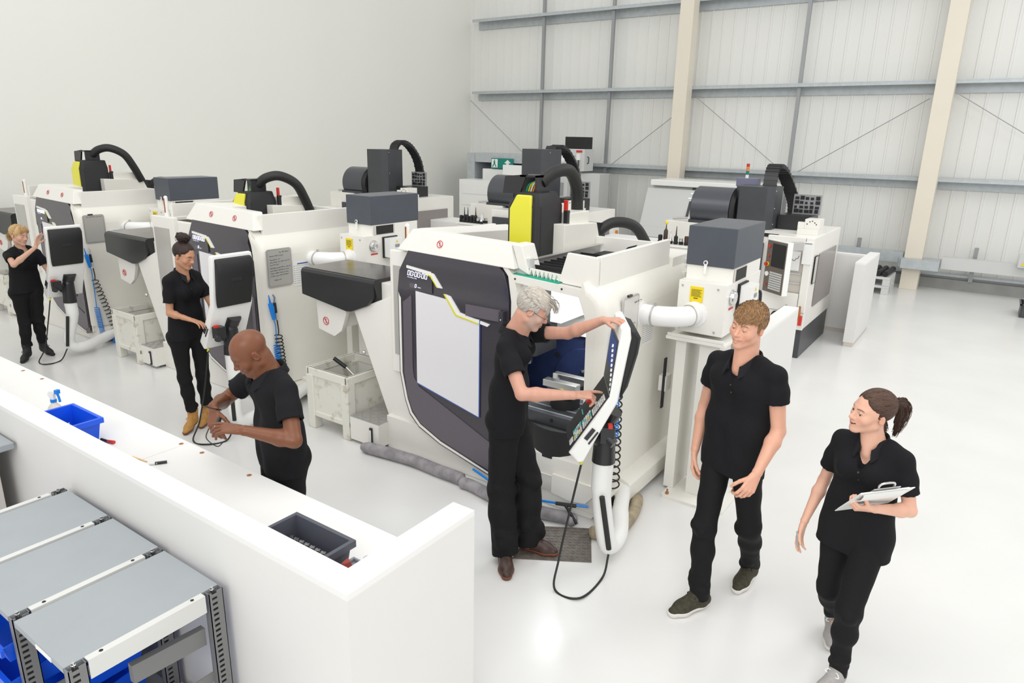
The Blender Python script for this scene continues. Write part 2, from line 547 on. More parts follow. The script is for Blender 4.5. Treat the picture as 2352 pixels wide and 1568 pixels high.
    b.use(MATTB).cyl((-2.36, 4.2, .4), (-2.36, 4.2, .62), .3, n=28).cyl((-2.38, 3.975, .66), (-2.38, 3.99, .66), .014, n=12)
    b.use(CHARC).prism([(-2.62, .37), (-2.3, .37), (-2.24, .47), (-2.24, .58), (-2.62, .58)], 'xz', 3.99, 4.02)
    b.build('rotary_table', par=root, bevel=.003)
    b = MB().use(MATTB).cyl((-2.4, 4.2, .7), (-2.4, 4.2, .78), .11, n=24).box(-2.52, 4.13, .78, -2.3, 4.3, .86)
    b.use(CHROME).box(-2.54, 4.1, .86, -2.26, 4.17, .91).box(-2.54, 4.24, .86, -2.26, 4.3, .92).use(CHARC).box(-2.5, 4.1, .80, -2.28, 4.14, .86)
    b.use(YEL).cyl((-2.44, 4.08, .83), (-2.4, 4.04, .83), .014, n=10)
    b.build('vice', par=root, bevel=.003)
    # --- front rail and roof opening
    b = MB().use(WHITE).prism([(-2.70, 1.697), (-2.07, 1.66), (-2.07, 1.605), (-2.70, 1.645)], 'xz', 3.912, 3.99)
    b.use(GREEN).prism([(-2.76, 1.705), (-2.34, 1.685), (-2.34, 1.675), (-2.76, 1.695)], 'xz', 3.93, 3.99)
    b.use(MATTB).cyl((-2.68, 3.908, 1.67), (-2.68, 3.915, 1.67), .007, n=8).cyl((-2.3, 3.908, 1.65), (-2.3, 3.915, 1.65), .007, n=8)
    if dx < .1:
        b.build('front_rail', par=root)
    b = MB()
    for k in range(8):
        x = -2.6 + .034 * k
        b.use(WHITE).prism([(x - .017, 1.745 - .002 * k), (x + .017, 1.743 - .002 * k), (x, 1.69 - .002 * k)], 'xz', 3.97, 4.0)
        b.use(MATTB).prism([(x - .017, 1.735), (x + .017, 1.735), (x, 1.7)], 'xz', 4.0, 5.2)
    b.use(MATTB)
    for k in range(9):
        b.box(-2.66, 4.05 + .09 * k, 1.735, -2.14, 4.06 + .09 * k, 1.76)
    if dx < .1:
        b.build('bellows', par=root)
    b = MB().use(ALU).prism([(4.02, 1.7), (5.1, 1.7), (5.1, 1.79), (4.02, 1.79)], 'yz', -2.66, -2.645).box(-2.66, 4.02, 1.79, -2.62, 5.1, 1.795)
    b.use(LGREY).box(-2.75, 3.97, 1.7, -2.6, 4.03, 1.81).use(CHROME)
    for y in (4.15, 4.35, 4.55):
        b.ball((-2.643, y, 1.75), .01, 8, 6)
    b.use(ALU).box(-3.4, 4.28, 1.7, -2.66, 4.3, 1.77)
    b.use(MATTB)
    for k in range(4):
        b.prism([(-2.35 + k * .05, 1.76), (-2.28 + k * .05, 1.83), (-2.27 + k * .05, 1.83), (-2.33 + k * .05, 1.76)], 'xz', 4.85, 5.0)
    b.build('roof_guide', par=root)
    b = MB().use(WHITE).box(-2.1, 4.0, 1.66, -2.06, 5.15, 1.88)
    if dx < .1:
        b.prism([(-2.35, 1.69), (-2.06, 1.67), (-2.06, 1.88), (-2.29, 1.89)], 'xz', 3.95, 3.98)
    b.box(-3.78, 5.155, 1.60, -2.03, 5.6, 1.74).box(-3.75, 5.12, 1.69, -2.105, 5.15, 1.85).box(-3.8, 4.1, 1.68, -3.76, 5.16, 1.86)
    b.build('roof_frame', par=root, bevel=.005)
    # --- sliding door with its roof section
    x0, x1 = -3.8 + dx, -2.72 + dx
    out = [(x0 + .12, 1.765), (x1 - .1, 1.74)] + [(x1 - .05, 1.7), (x1 - .015, 1.6), (x1, 1.5), (x1 - .02, .14), (x1 - .06, .1), (x1 - .12, .085), (x0 + .42, .22), (x0 + .2, .31), (x0 + .1, .4), (x0 + .05, .52), (x0, .75), (x0, 1.45), (x0 + .02, 1.6)]

    def inset(d, pts=out):
        cx, cz = (x0 + x1) / 2, .95
        return [(cx + (px - cx) * (1 - d / .54), cz + (pz - cz) * (1 - d / .82)) for px, pz in pts]
    d = MB().use(DOORD).prism(out, 'xz', 3.9, 3.945)
    d.use(WHITE)
    strip = [(x0 + .022, 1.4), (x0 + .035, 1.38), (x0 + .035, .76), (x0 + .085, .54), (x0 + .13, .43), (x0 + .22, .345), (x0 + .44, .25), (x1 - .12, .115), (x1 - .13, .1), (x0 + .43, .23), (x0 + .205, .325), (x0 + .11, .415), (x0 + .062, .53), (x0 + .012, .76), (x0 + .012, 1.43)]
    d.prism(strip, 'xz', 3.894, 3.9)
    d.build('door', par=root, bevel=.004)
    do = [o for o in root.children if o.name.startswith('door')][-1]
    p = MB().use(DOORG).prism([(x0 + .06, 1.35), (x0 + .15, 1.42), (x0 + .15, .82), (x0 + .16, .74), (x0 + .22, .67), (x1 - .08, .35), (x1 - .08, 1.1), (x1 - .03, 1.1), (x1 - .04, .18), (x1 - .14, .14), (x0 + .43, .27), (x0 + .22, .36), (x0 + .14, .45), (x0 + .09, .56), (x0 + .06, .76)], 'xz', 3.893, 3.9)
    p.build('door_panel', par=do)
    wx0, wx1 = x0 + .2, x1 - .25
    win = [(wx0, 1.46), (wx0 + .33, 1.435), (wx0 + .40, 1.37), (wx0 + .46, 1.335), (wx1, 1.33), (wx1, .56), (wx0, .70)]
    MB().use(FROST).prism(win, 'xz', 3.89, 3.9).build('window', par=do)
    f = MB().use(INKB)
    f.tube([(px, 3.892, pz) for px, pz in ((wx0, .70), (wx1, .56), (wx1, 1.33))], .006, 6)
    f.build('window_trim', par=do)
    ch = MB().use(PWHITE)
    cx = x0 + .11
    ch.prism([(cx, 1.65), (cx + .25, 1.625), (cx + .28, 1.61), (cx + .36, 1.515), (cx + .32, 1.515), (cx + .25, 1.6), (cx, 1.63)], 'xz', 3.888, 3.9)
    ch.prism([(wx0 + .30, 1.475), (wx0 + .35, 1.465), (wx0 + .44, 1.355), (wx0 + .72, 1.31), (wx0 + .70, 1.29), (wx0 + .41, 1.335)], 'xz', 3.888, 3.9)
    ch.use(YEL).prism([(cx + .2, 1.61), (cx + .25, 1.6), (cx + .32, 1.515), (cx + .308, 1.515), (cx + .243, 1.592), (cx + .2, 1.6)], 'xz', 3.886, 3.9)
    ch.prism([(wx0 + .30, 1.475), (wx0 + .41, 1.335), (wx0 + .62, 1.303), (wx0 + .62, 1.293), (wx0 + .40, 1.325), (wx0 + .285, 1.475)], 'xz', 3.886, 3.9)
    ch.build('chevron_trim', par=do)
    h = MB().use(DOORG).box(wx0 + .5, 3.884, 1.345, x1 - .05, 3.9, 1.43).use(DOORD).box(x1 - .06, 3.86, 1.3, x1 - .025, 3.9, 1.43).use(CHROME).ball((x1 - .042, 3.86, 1.37), .006, 8, 6)
    h.build('door_handle', par=do)
    t = MB().use(DOORD).box(cx, 3.889, 1.46, cx + .26, 3.9, 1.625).use(LED)
    for i in range(6):                                   # 00:00:00 in seven-segment digits
        ox = cx + .012 + i * .032 + (i // 2) * .008
        oz = 1.578 - .06 * (ox - cx)
        for a, b2 in (((0, 0), (.02, 0)), ((0, .036), (.02, .036)), ((0, 0), (0, .036)), ((.02, 0), (.02, .036))):
            sk = lambda q: (ox + q[0] + q[1] * .2, 3.887, oz + q[1] - q[0] * .06)
            t.tube([sk(a), sk(b2)], .0026, 5)
        if i in (1, 3):
            for zz in (.01, .026):
                t.ball((ox + .032, 3.887, oz + zz), .0026, 6, 5)
    lettering(t, 'MACHINING TIME', .012, (cx + .01, 3.886, 1.558), (1, 0, -.06), (0, 0, 1))
    for a, b2 in (((0, 0), (.014, 0)), ((0, .024), (.014, .024)), ((0, 0), (0, .024)), ((.014, 0), (.014, .024))):
        t.tube([(cx + .085 + a[0] + a[1] * .2, 3.887, 1.487 + a[1]), (cx + .085 + b2[0] + b2[1] * .2, 3.887, 1.487 + b2[1])], .002, 5)
    lettering(t, 'PARTS', .012, (cx + .115, 3.886, 1.487), (1, 0, -.06), (0, 0, 1))
    t.use(DOORG).box(cx + .03, 3.888, 1.48, cx + .078, 3.8885, 1.515)
    t.build('timer_display', par=do)
    hd = MB().use(WHITE)
    hd.loft([[(x0 - .0, 3.9, 1.76), (x1 + .04, 3.9, 1.735), (x1 + .04, 4.06, 1.735), (x0, 4.06, 1.76)], [(x0 + .12, 3.955, 1.925), (x1 - .03, 3.955, 1.90), (x1 - .03, 4.06, 1.90), (x0 + .12, 4.06, 1.925)]])
    hd.loft([[(x0 + .04, 4.06, 1.72), (x0 + .34, 4.06, 1.72), (x0 + .34, 5.2, 1.72), (x0 + .04, 5.2, 1.72)], [(x0 + .12, 4.06, 1.925), (x0 + .34, 4.06, 1.9), (x0 + .34, 5.2, 1.84), (x0 + .12, 5.2, 1.86)]])
    if dx < .1:
        hd.prism([(x1 + .04, 1.735), (x1 + .13, 1.70), (x1 + .06, 1.9), (x1 - .02, 1.905)], 'xz', 3.95, 4.12)
    hd.build('roof_section', par=root, bevel=.008)
    dc = [o for o in root.children if o.name.startswith('roof_section')][-1]
    s = MB()
    prohibition(s, (x0 + .42, 3.926, 1.84), (1, 0, 0), (0, .35, .94), .026)
    if dx > .1:
        prohibition(s, (x0 + .8, 3.926, 1.83), (1, 0, 0), (0, .35, .94), .026)
    s.build('prohibition_sign', par=dc)
    j = MB().use(CREAM).prism([(x1 + .01, .12), (x1 + .05, .14), (x1 + .06, 1.55), (x1 + .03, 1.68), (x1 - .02, 1.735), (x1 - .08, 1.75), (x1 - .02, 1.68), (x1 + .01, 1.5)], 'xz', 3.91, 4.0)
    j.build('door_jamb', par=root, bevel=.004)
    # --- spindle head
    s = MB().use(MATTB)
    hx0, hx1, hy0, hy1 = -3.1, -2.8, 4.38, 4.72
    s.loft([[(hx0 + .03, hy0, z), (hx1 - .03, hy0, z), (hx1, hy0 + .03, z), (hx1, hy1, z), (hx0, hy1, z), (hx0, hy0 + .03, z)] for z in (.95, 2.12)] + [[(hx0 + .07, hy0 + .05, 2.22), (hx1 - .06, hy0 + .05, 2.22), (hx1 - .05, hy0 + .07, 2.22), (hx1 - .05, hy1, 2.22), (hx0 + .06, hy1, 2.22), (hx0 + .06, hy0 + .07, 2.22)]])
    s.use(CHROME).cyl((-2.95, 4.5, .85), (-2.95, 4.5, .95), .05, n=16)
    s.build('spindle_head', par=root, bevel=.008)
    s = MB().use(YEL).loft([[(-3.06, 4.365, .97), (-2.86, 4.365, .97), (-2.86, 4.39, .97), (-3.06, 4.39, .97)], [(-3.06, 4.365, 2.10), (-2.86, 4.365, 2.10), (-2.86, 4.39, 2.1), (-3.06, 4.39, 2.1)], [(-3.01, 4.385, 2.205), (-2.88, 4.385, 2.205), (-2.88, 4.42, 2.205), (-3.01, 4.42, 2.205)]])
    s.build('yellow_cover', par=root, bevel=.012)
    s = MB().use(CREAM).prism([(4.6, 1.55), (5.3, 1.55), (5.12, 1.96), (4.6, 1.985)], 'yz', -2.95, -2.7).box(-2.9, 4.75, 1.9, -2.74, 5.05, 2.06).box(-2.9, 4.6, 1.2, -2.7, 5.3, 1.55)
    s.use(BLACK).box(-2.79, 4.72, 1.97, -2.75, 4.76, 2.08).use(RED).box(-2.795, 4.725, 2.05, -2.76, 4.745, 2.16)
    s.build('carriage', par=root, bevel=.006)
    s = MB().use(BLACK)
    s.prism([(-3.22, 2.2), (-3.2, 2.33), (-3.0, 2.35), (-3.06, 2.2)], 'xz', 4.5, 4.52).box(-3.06, 4.5, 2.33, -2.9, 4.68, 2.345).box(-2.92, 4.5, 2.2, -2.9, 4.68, 2.345).box(-3.2, 4.66, 2.2, -2.92, 4.68, 2.33)
    for k, c in enumerate((GREEN, YEL, PWHITE, ORANGE)):
        s.use(c).tube(sm([(-3.04 + k * .02, 4.56, 2.2), (-3.02 + k * .02, 4.57, 2.27), (-2.94, 4.6, 2.31)], 4), .007, 6)
    s.build('cable_bracket', par=root)
    s = MB().use(RUBBER)
    pts = sm([(-2.93, 4.6, 2.29), (-2.87, 4.72, 2.37), (-2.83, 4.86, 2.37), (-2.84, 5.0, 2.24), (-2.86, 5.06, 2.05), (-2.86, 5.08, 1.9)], 8) if dx < .1 else sm([(-2.93, 4.6, 2.29), (-2.85, 4.66, 2.36), (-2.76, 4.76, 2.38), (-2.69, 4.9, 2.3), (-2.68, 5.0, 2.14), (-2.7, 5.1, 1.95)], 8)
    s.tube(pts, .05, 14)
    s.tube(sm([(-2.75, 5.2, 1.86), (-2.64, 5.3, 1.95), (-2.5, 5.42, 1.92), (-2.4, 5.5, 1.75)], 8), .045, 12)
    s.use(BLACK).prism([(5.12, 1.96), (5.22, 1.95), (5.3, 1.78), (5.2, 1.78)], 'yz', -2.85, -2.7)
    s.build('cable_hose', par=root)
    # --- chip conveyor with dark cover
    b = MB().use(WHITE).box(-4.45, 4.05, 1.14, -3.92, 4.5, 1.43)
    b.prism([(-4.95, 1.3), (-4.58, 1.3), (-4.55, 1.1), (-4.62, .93), (-4.72, .86), (-4.93, .9)], 'xz', 4.02, 4.06)
    b.prism([(-4.95, 1.3), (-4.6, 1.3), (-4.62, .95), (-4.93, .92)], 'xz', 4.06, 4.46)
    b.prism([(-4.42, 1.2), (-3.95, 1.2), (-3.95, .3), (-4.02, .2), (-4.38, 1.05)], 'xz', 4.06, 4.45)
    b.use(CHROME).ball((-4.3, 3.98, .8), .02, 10, 8)
    b.build('chip_conveyor', par=root, bevel=.005)
    co = [o for o in root.children if o.name.startswith('chip_conveyor')][-1]
    c = MB().use(BLACK).prism([(-5.05, 1.43), (-4.13, 1.43), (-4.15, 1.3), (-4.22, 1.23), (-4.42, 1.15), (-4.48, 1.145), (-5.05, 1.22)], 'xz', 3.955, 4.03)
    c.prism([(3.955, 1.43), (3.97, 1.455), (4.0, 1.46), (4.52, 1.46), (4.52, 1.2), (4.03, 1.2)], 'yz', -5.05, -4.13)
    c.use(PLATE).box(-5.045, 3.995, 1.459, -4.135, 4.515, 1.464)
    c.build('conveyor_cover', par=co, bevel=.006)
    s = MB()
    prohibition(s, (-4.82, 4.017, .99), (1, 0, 0), (0, 0, 1), .035)
    s.build('prohibition_sign', par=co)
    # --- signal light tube
    s = MB().use(PWHITE).cyl((-3.87, 4.1, 1.72), (-3.87, 4.1, 1.755), .03, n=16).cyl((-3.87, 4.1, 1.755), (-3.87, 4.1, 1.92), .02, n=16).ball((-3.87, 4.1, 1.92), .02, 12, 8)
    for k in range(14):
        s.use(ORANGE).box(-3.882, 4.078, 1.765 + k * .011, -3.858, 4.081, 1.77 + k * .011)
    s.use(MATTB).box(-3.873, 4.076, 1.76, -3.867, 4.08, 1.915)
    s.build('signal_light', par=root)
    return root


def make_pendant(root, px=0.0, py=0.0, pz=0.0, rot=0.0):
    """swinging control panel on its arm; px,py,pz shift the head"""
    a = MB().use(PWHITE)
    ex, ey = -1.68 + px * .5, 3.52 + py
    T = Matrix.Translation((px, py, pz)) @ Matrix.Translation((-1.64, 3.38, 0)) @ Matrix.Rotation(R_(rot), 4, 'Z') @ Matrix.Translation((1.64, -3.38, 0))
    q = T @ Vector((-1.70, 3.57, 0))
    tx, ty = q.x + rot * .0015, q.y
    a.tube(sm([(-1.9, 4.25, .14), (-1.8, 4.0, .13), (ex - .02, ey + .22, .11), (ex, ey + .05, .12), (ex - .01, ey, .22), (tx, ty, .5), (tx, ty, .74 + pz)], 7), [.055] * 8 + [.06] * 28 + [.065] * 7, 18)
    arm = a.build('pendant_arm', par=root)
    a = MB().use(BLACK).cyl((tx, ty, .72 + pz), (tx - .005, ty + .01, .94 + pz), .072, .06, n=20)
    a.tube(sm([(tx - .005, ty + .01, .9 + pz), (tx - .02, ty + .02, .98 + pz), (tx + .02, ty + .03, 1.06 + pz)], 5), [.06] * 5 + [.07] * 6, 14)
    a.tube([T @ Vector((-1.73, 3.5, .86)) , (tx, ty, .93 + pz)], .035, 10)
    a.build('swivel_joint', par=arm)
    a = MB().use(RUBBER)
    a.tube([(tx + .04, ty - .07, .52), (ex + .045, ey - .05, .16)], .017, 10)
    a.build('cable_sleeve', par=arm)
    fr = [(-1.625, 1.685), (-1.60, 1.70), (-1.575, 1.695), (-1.565, 1.62), (-1.615, 1.17), (-1.80, .785), (-1.83, .78), (-1.885, .84), (-1.665, 1.2), (-1.63, 1.62)]
    y0, y1 = 3.38, 3.76
    zq = lambda w: w if w < 1.2 else 1.2 + (w - 1.2) * .84
    fr = [(u, zq(w)) for u, w in fr]
    b = MB(T).use(PWHITE)
    rr = []
    for y, k in ((y0, .92), (y0 + .012, 1), (y1 - .012, 1), (y1, .92)):
        cx, cz = -1.66, 1.2
        rr.append([((cx + (u - cx)) if k == 1 else u + (-.006 if u < -1.64 + (w - 1.2) * .1 else -.0) * 0 + (cx + (w - 1.2) * .22 - u) * .12, y, w + (cz - w) * (0 if k == 1 else .012)) for u, w in fr])
    b.loft(rr)
    pan = b.build('control_panel', par=root, bevel=.008)
    b = MB(T).use(MATTB)
    cv = [(-1.57, 1.67), (-1.53, 1.655), (-1.505, 1.61), (-1.515, 1.5), (-1.56, 1.26), (-1.60, 1.17), (-1.60, 1.3)]
    cv = [(u, zq(w)) for u, w in cv]
    b.loft([[(u if k == 0 or u < -1.56 else u - .02, y, w) for u, w in cv] for y, k in ((y0 + .02, 1), (y0 + .05, 0), (y1 - .05, 0), (y1 - .02, 1))])
    b.box(-1.552, y0 + .13, 1.39, -1.52, y0 + .24, 1.43)
    b.build('rear_cover', par=pan, bevel=.012)
    # screen and key fields on the front
    b = MB(T)

    def on(u0, w0, u1, w1, ya, yb, m, t=.004):
        """plate on the front skin between profile points"""
        d = Vector((w1 - w0, 0, -(u1 - u0))).normalized() * -t
        b.use(m).loft([[(u0, ya, w0), (u1, ya, w1), (u1, yb, w1), (u0, yb, w0)], [(u0 + d.x, ya, w0 + d.z), (u1 + d.x, ya, w1 + d.z), (u1 + d.x, yb, w1 + d.z), (u0 + d.x, yb, w0 + d.z)]])
    on(-1.882, .848, -1.665, 1.2, y0 + .015, y1 - .015, MATTB)
    on(-1.663, 1.21, -1.632, 1.53, y0 + .02, y1 - .02, BLACK)
    on(-1.652, 1.3, -1.634, 1.51, y0 + .05, y1 - .05, INKB, .006)
    b.build('operator_front', par=pan)
    U = lambda t: (-1.882 + .217 * t, .848 + .352 * t)
    rk = random.Random(3)
    for blk, (t0, t1, ya, yb, nr, nc) in enumerate(((.62, .93, y0 + .03, y0 + .12, 8, 4), (.38, .6, y0 + .03, y0 + .15, 5, 4), (.16, .36, y0 + .03, y0 + .17, 5, 5), (.05, .14, y0 + .05, y0 + .12, 3, 3))):
        b = MB(T)
        for i in range(nr):
            for j in range(nc):
                ta = t0 + (t1 - t0) * (i + .1) / nr
                tb = t0 + (t1 - t0) * (i + .85) / nr
                a0 = ya + (yb - ya) * (j + .12) / nc
                a1 = ya + (yb - ya) * (j + .88) / nc
                c = rk.choice((PWHITE, PWHITE, PWHITE, LGREY, CYAN if blk in (1, 2) else PWHITE, WARN if blk in (1, 2) and rk.random() < .3 else PWHITE, RED if blk == 2 and rk.random() < .3 else LGREY))
                on(*U(ta), *U(tb), a0, a1, c, .008)
        b.build('keypad', par=pan)
    b = MB(T)
    for j in range(10):
        on(-1.661, 1.23 + j * .029, -1.658, 1.245 + j * .029, y0 + .025, y0 + .04, PWHITE, .008)
    for t in (.42, .6):
        on(*U(t), *U(t + .012), y0 + .22, y0 + .3, CYAN, .008)
    b.build('soft_key_strip', par=pan)
    b = MB(T).use(YEL).cyl((-1.735, y0 + .19, 1.09), (-1.75, y0 + .19, 1.1), .022, n=14).use(RED).cyl((-1.75, y0 + .19, 1.1), (-1.775, y0 + .19, 1.112), .02, .022, n=14)
    b.use(CHROME).cyl((-1.72, y0 + .1, 1.12), (-1.745, y0 + .1, 1.135), .012, n=10)
    b.build('emergency_stop', par=pan)
    b = MB(T).use(BLACK).loft([[(-1.80, y0 - .006, .945), (-1.755, y0 - .006, 1.01), (-1.735, y0 - .006, .995), (-1.78, y0 - .006, .93)], [(-1.80, y0 + .01, .93), (-1.755, y0 + .01, 1.0), (-1.735, y0 + .01, .985), (-1.78, y0 + .01, .915)]])
    b.loft([[(u, y, w) for u, w in ((-1.775, .91), (-1.725, .985), (-1.717, .98), (-1.768, .903))] for y in (y0 - .006, y0 + .01)])
    b.build('data_port', par=pan)
    b = MB(T).use(BLACK).box(-1.70, y0 + .02, .9, -1.62, y0 + .1, 1.0).cyl((-1.66, y0 + .05, .93), (-1.62, y0 + .02, .9), .03, n=12).use(RED).box(-1.66, y0 + .01, 1.0, -1.635, y0 + .05, 1.02)
    b.build('handwheel', par=pan)
    c = MB().use(RUBBER)
    bx, by, bz = T @ Vector((-1.80, y0 + .03, .79))
    c.tube(sm([(bx, by, bz), (bx - .04, by - .05, .45), (bx - .06, by - .12, .15), (bx - .02, by - .22, .012), (bx + .14, by - .2, .012), (ex + .06, ey - .15, .012), (ex + .05, ey - .06, .13)], 8), .007, 7)
    c.use(YEL).tube([(bx, by, bz), (bx - .006, by - .005, bz - .03)], .009, 7)
    c.build('panel_cable', par=arm)


GM = 'row of milling machines'
mill3 = make_mill(0.0, 'nearest white milling machine with its dark door slid open behind the grey-haired man', GM)
make_pendant(mill3, .03, rot=33)
mill2 = make_mill(.62, 'middle white milling machine with closed dark door behind the dark-haired woman', GM)
mill1 = copy_tree(mill2)
mill1['label'] = 'farthest white milling machine at left edge of photo beside the blonde woman'
mill1.location.x -= 7.14
mill1.location.y += .02
make_pendant(mill2, -.05, -.2, .02)
mill2.location.x -= 3.56
for ch in mill2.children:
    nm = ch.name.split('.')[0]
    if nm in ('spindle_head', 'yellow_cover', 'cable_bracket', 'cable_hose', 'carriage'):
        ch.location.z -= .1 if nm == 'carriage' else .2
p1 = thing('milling_machine', (-3.1, 4.6, 0), 'x', 'x')
make_pendant(p1, .15, -.08, -.05)
for ch in list(p1.children):
    ch.parent = mill1
bpy.data.objects.remove(p1)
# ------------------------------------------------------------------ mist extractors
def make_mist(label, group):
    root = thing('mist_extractor', (-1.5, 4.85, 0), label, 'extractor', group)
    b = MB().use(SLATE).box(-1.79, 4.8, 1.765, -1.44, 5.48, 2.045)
    b.build('filter_hood', par=root, bevel=.006)
    b = MB().use(WHITE).box(-1.785, 4.815, 1.6, -1.445, 5.3, 1.765).box(-1.79, 4.7, 1.29, -1.44, 5.5, 1.665).box(-1.5, 5.1, 1.66, -1.441, 5.46, 1.765)
    b.use(BEIGE).box(-1.444, 4.83, 1.665, -1.438, 5.12, 1.76).use(MATTB).box(-1.442, 4.86, 1.67, -1.436, 5.1, 1.755)
    for x, z in ((-1.76, 1.63), (-1.5, 1.63), (-1.76, 1.32), (-1.5, 1.32)):
        b.use(ALU).cyl((x, 4.69, z), (x, 4.7, z), .008, n=8)
    b.build('housing', par=root, bevel=.006)
    h = [o for o in root.children if o.name.startswith('housing')][-1]
    b = MB().use(WARN).box(-1.70, 4.694, 1.52, -1.605, 4.699, 1.63).use(MATTB).box(-1.67, 4.692, 1.545, -1.64, 4.694, 1.55)
    for k in range(7):
        b.box(-1.69, 4.692, 1.56 + k * .008, -1.615 + (k % 3) * -.006, 4.694, 1.562 + k * .008)
    b.build('warning_label', par=h)
    b = MB().use(PWHITE).prism([(-1.64 + .016 * math.cos(a / 8 * math.pi), 1.79 + .018 * math.sin(a / 8 * math.pi)) for a in range(16)], 'xz', 4.785, 4.795).box(-1.65, 4.787, 1.71, -1.63, 4.797, 1.785)
    b.use(SLATE).prism([(-1.64 + .009 * math.cos(a / 6 * math.pi), 1.792 + .01 * math.sin(a / 6 * math.pi)) for a in range(12)], 'xz', 4.782, 4.786)
    b.build('latch', par=root)
    b = MB().use(CHROME).lathe((-1.44, 4.82, 1.56), [(0, .02), (.03, .03), (.045, .03), (.05, .02), (.05, .0)], 24, 'x').use(ALU).lathe((-1.44, 4.82, 1.56), [(.06, .004), (.06, 0), (.0, 0)], 24, 'x')
    b.build('pressure_gauge', par=root)
    b = MB().use(PWHITE).box(-1.42, 4.95, 1.44, -1.34, 5.13, 1.63).use(MATTB).box(-1.44, 4.94, 1.43, -1.42, 5.14, 1.64).use(GREY).box(-1.338, 5.02, 1.54, -1.335, 5.08, 1.57)
    b.use(WARN).prism([(5.03, 1.59), (5.06, 1.59), (5.045, 1.615)], 'yz', -1.338, -1.335).box(-1.338, 5.02, 1.49, -1.335, 5.09, 1.502)
    b.use(RUBBER).tube(sm([(-1.38, 5.04, 1.44), (-1.38, 5.04, 1.36), (-1.36, 5.06, 1.25), (-1.42, 5.05, 1.1)], 5), .008, 6)
    b.build('control_box', par=root, bevel=.004)
    b = MB().use(RED).box(-1.438, 4.78, 1.475, -1.436, 4.87, 1.49).use(INK).lathe((-1.437, 5.3, 1.5), [(.03, 0), (.03, .002), (.022, .002), (.022, 0)], 16, 'x').use(WARN).box(-1.438, 5.22, 1.35, -1.435, 5.3, 1.43)
    b.build('sticker', par=h)
    b = MB().use(BLACK).tube(sm([(-1.43, 5.42, 1.34), (-1.40, 5.42, 1.35), (-1.40, 5.42, 1.5), (-1.43, 5.42, 1.51)], 4), .012, 8)
    b.build('handle', par=root)
    b = MB().use(WHITE).box(-1.84, 4.66, 1.225, -1.40, 5.45, 1.25).box(-1.83, 4.66, 1.25, -1.41, 4.672, 1.275).box(-1.75, 4.9, 1.25, -1.5, 5.4, 1.29)
    b.box(-1.78, 4.72, 0.02, -1.70, 5.1, 1.225).box(-1.60, 4.72, .02, -1.45, 4.98, 1.225)
    b.build('stand', par=root, bevel=.004)
    b = MB().use(WHITE).prism(rrect(-1.74, 4.57, -1.26, 5.0, .03), 'xy', 0, .02)
    b.build('base_plate', par=root)
    bp = [o for o in root.children if o.name.startswith('base_plate')][-1]
    for x, y in ((-1.70, 4.61), (-1.66, 4.95), (-1.30, 4.61), (-1.3, 4.95)):
        c = MB().use(WOOD).cyl((x, y, .02), (x, y, .035), .014, n=6).cyl((x, y, .035), (x, y, .06), .007, n=8)
        c.build('anchor_bolt', par=bp)
    b = MB().use(WHITE).box(-1.9, 4.75, .78, -1.84, 4.85, .9).use(MATTB).box(-1.86, 4.72, .65, -1.85, 4.76, 1.05)
    b.build('junction_box', par=root)
    d = MB().use(HOSE)
    d.tube(sm([(-1.95, 4.47, 1.43), (-1.90, 4.47, 1.43), (-1.82, 4.48, 1.43), (-1.73, 4.53, 1.43), (-1.67, 4.61, 1.43), (-1.655, 4.7, 1.43)], 6), .072, 24)
    d.lathe((-1.96, 4.47, 1.43), [(.09, 0), (.09, .01), (.075, .012)], 28, 'x').lathe((-1.655, 4.70, 1.43), [(.095, 0), (.092, -.012), (.074, -.014)], 28, 'y')
    d.build('duct', par=root)
    du = [o for o in root.children if o.name.startswith('duct')][-1]
    d = MB().use(ALU).lathe((-1.87, 4.47, 1.43), [(.074, 0), (.078, 0), (.078, .012), (.074, .012)], 28, 'x')
    d.box(-1.868, 4.46, 1.505, -1.85, 4.48, 1.525)
    d.build('hose_clamp', par=du)
    d = MB(Matrix.Translation((-1.672, 4.62, 1.43)) @ Matrix.Rotation(R_(-22), 4, 'Z')).use(ALU).lathe((0, 0, 0), [(.074, 0), (.078, 0), (.078, .012), (.074, .012)], 28, 'y')
    d.build('hose_clamp', par=du)
    return root


GE = 'mist extractors between the milling machines'
mist3 = make_mist('white mist extractor with dark top directly behind the fair-haired young man', GE)
mist2 = copy_tree(mist3)
mist2.location.x -= 3.57
mist2['label'] = 'white mist extractor with dark top right of the middle milling machine'
mist1 = copy_tree(mist3)
mist1.location.x -= 7.15
mist1['label'] = 'white mist extractor with dark top behind the middle milling machine, leftmost of three'


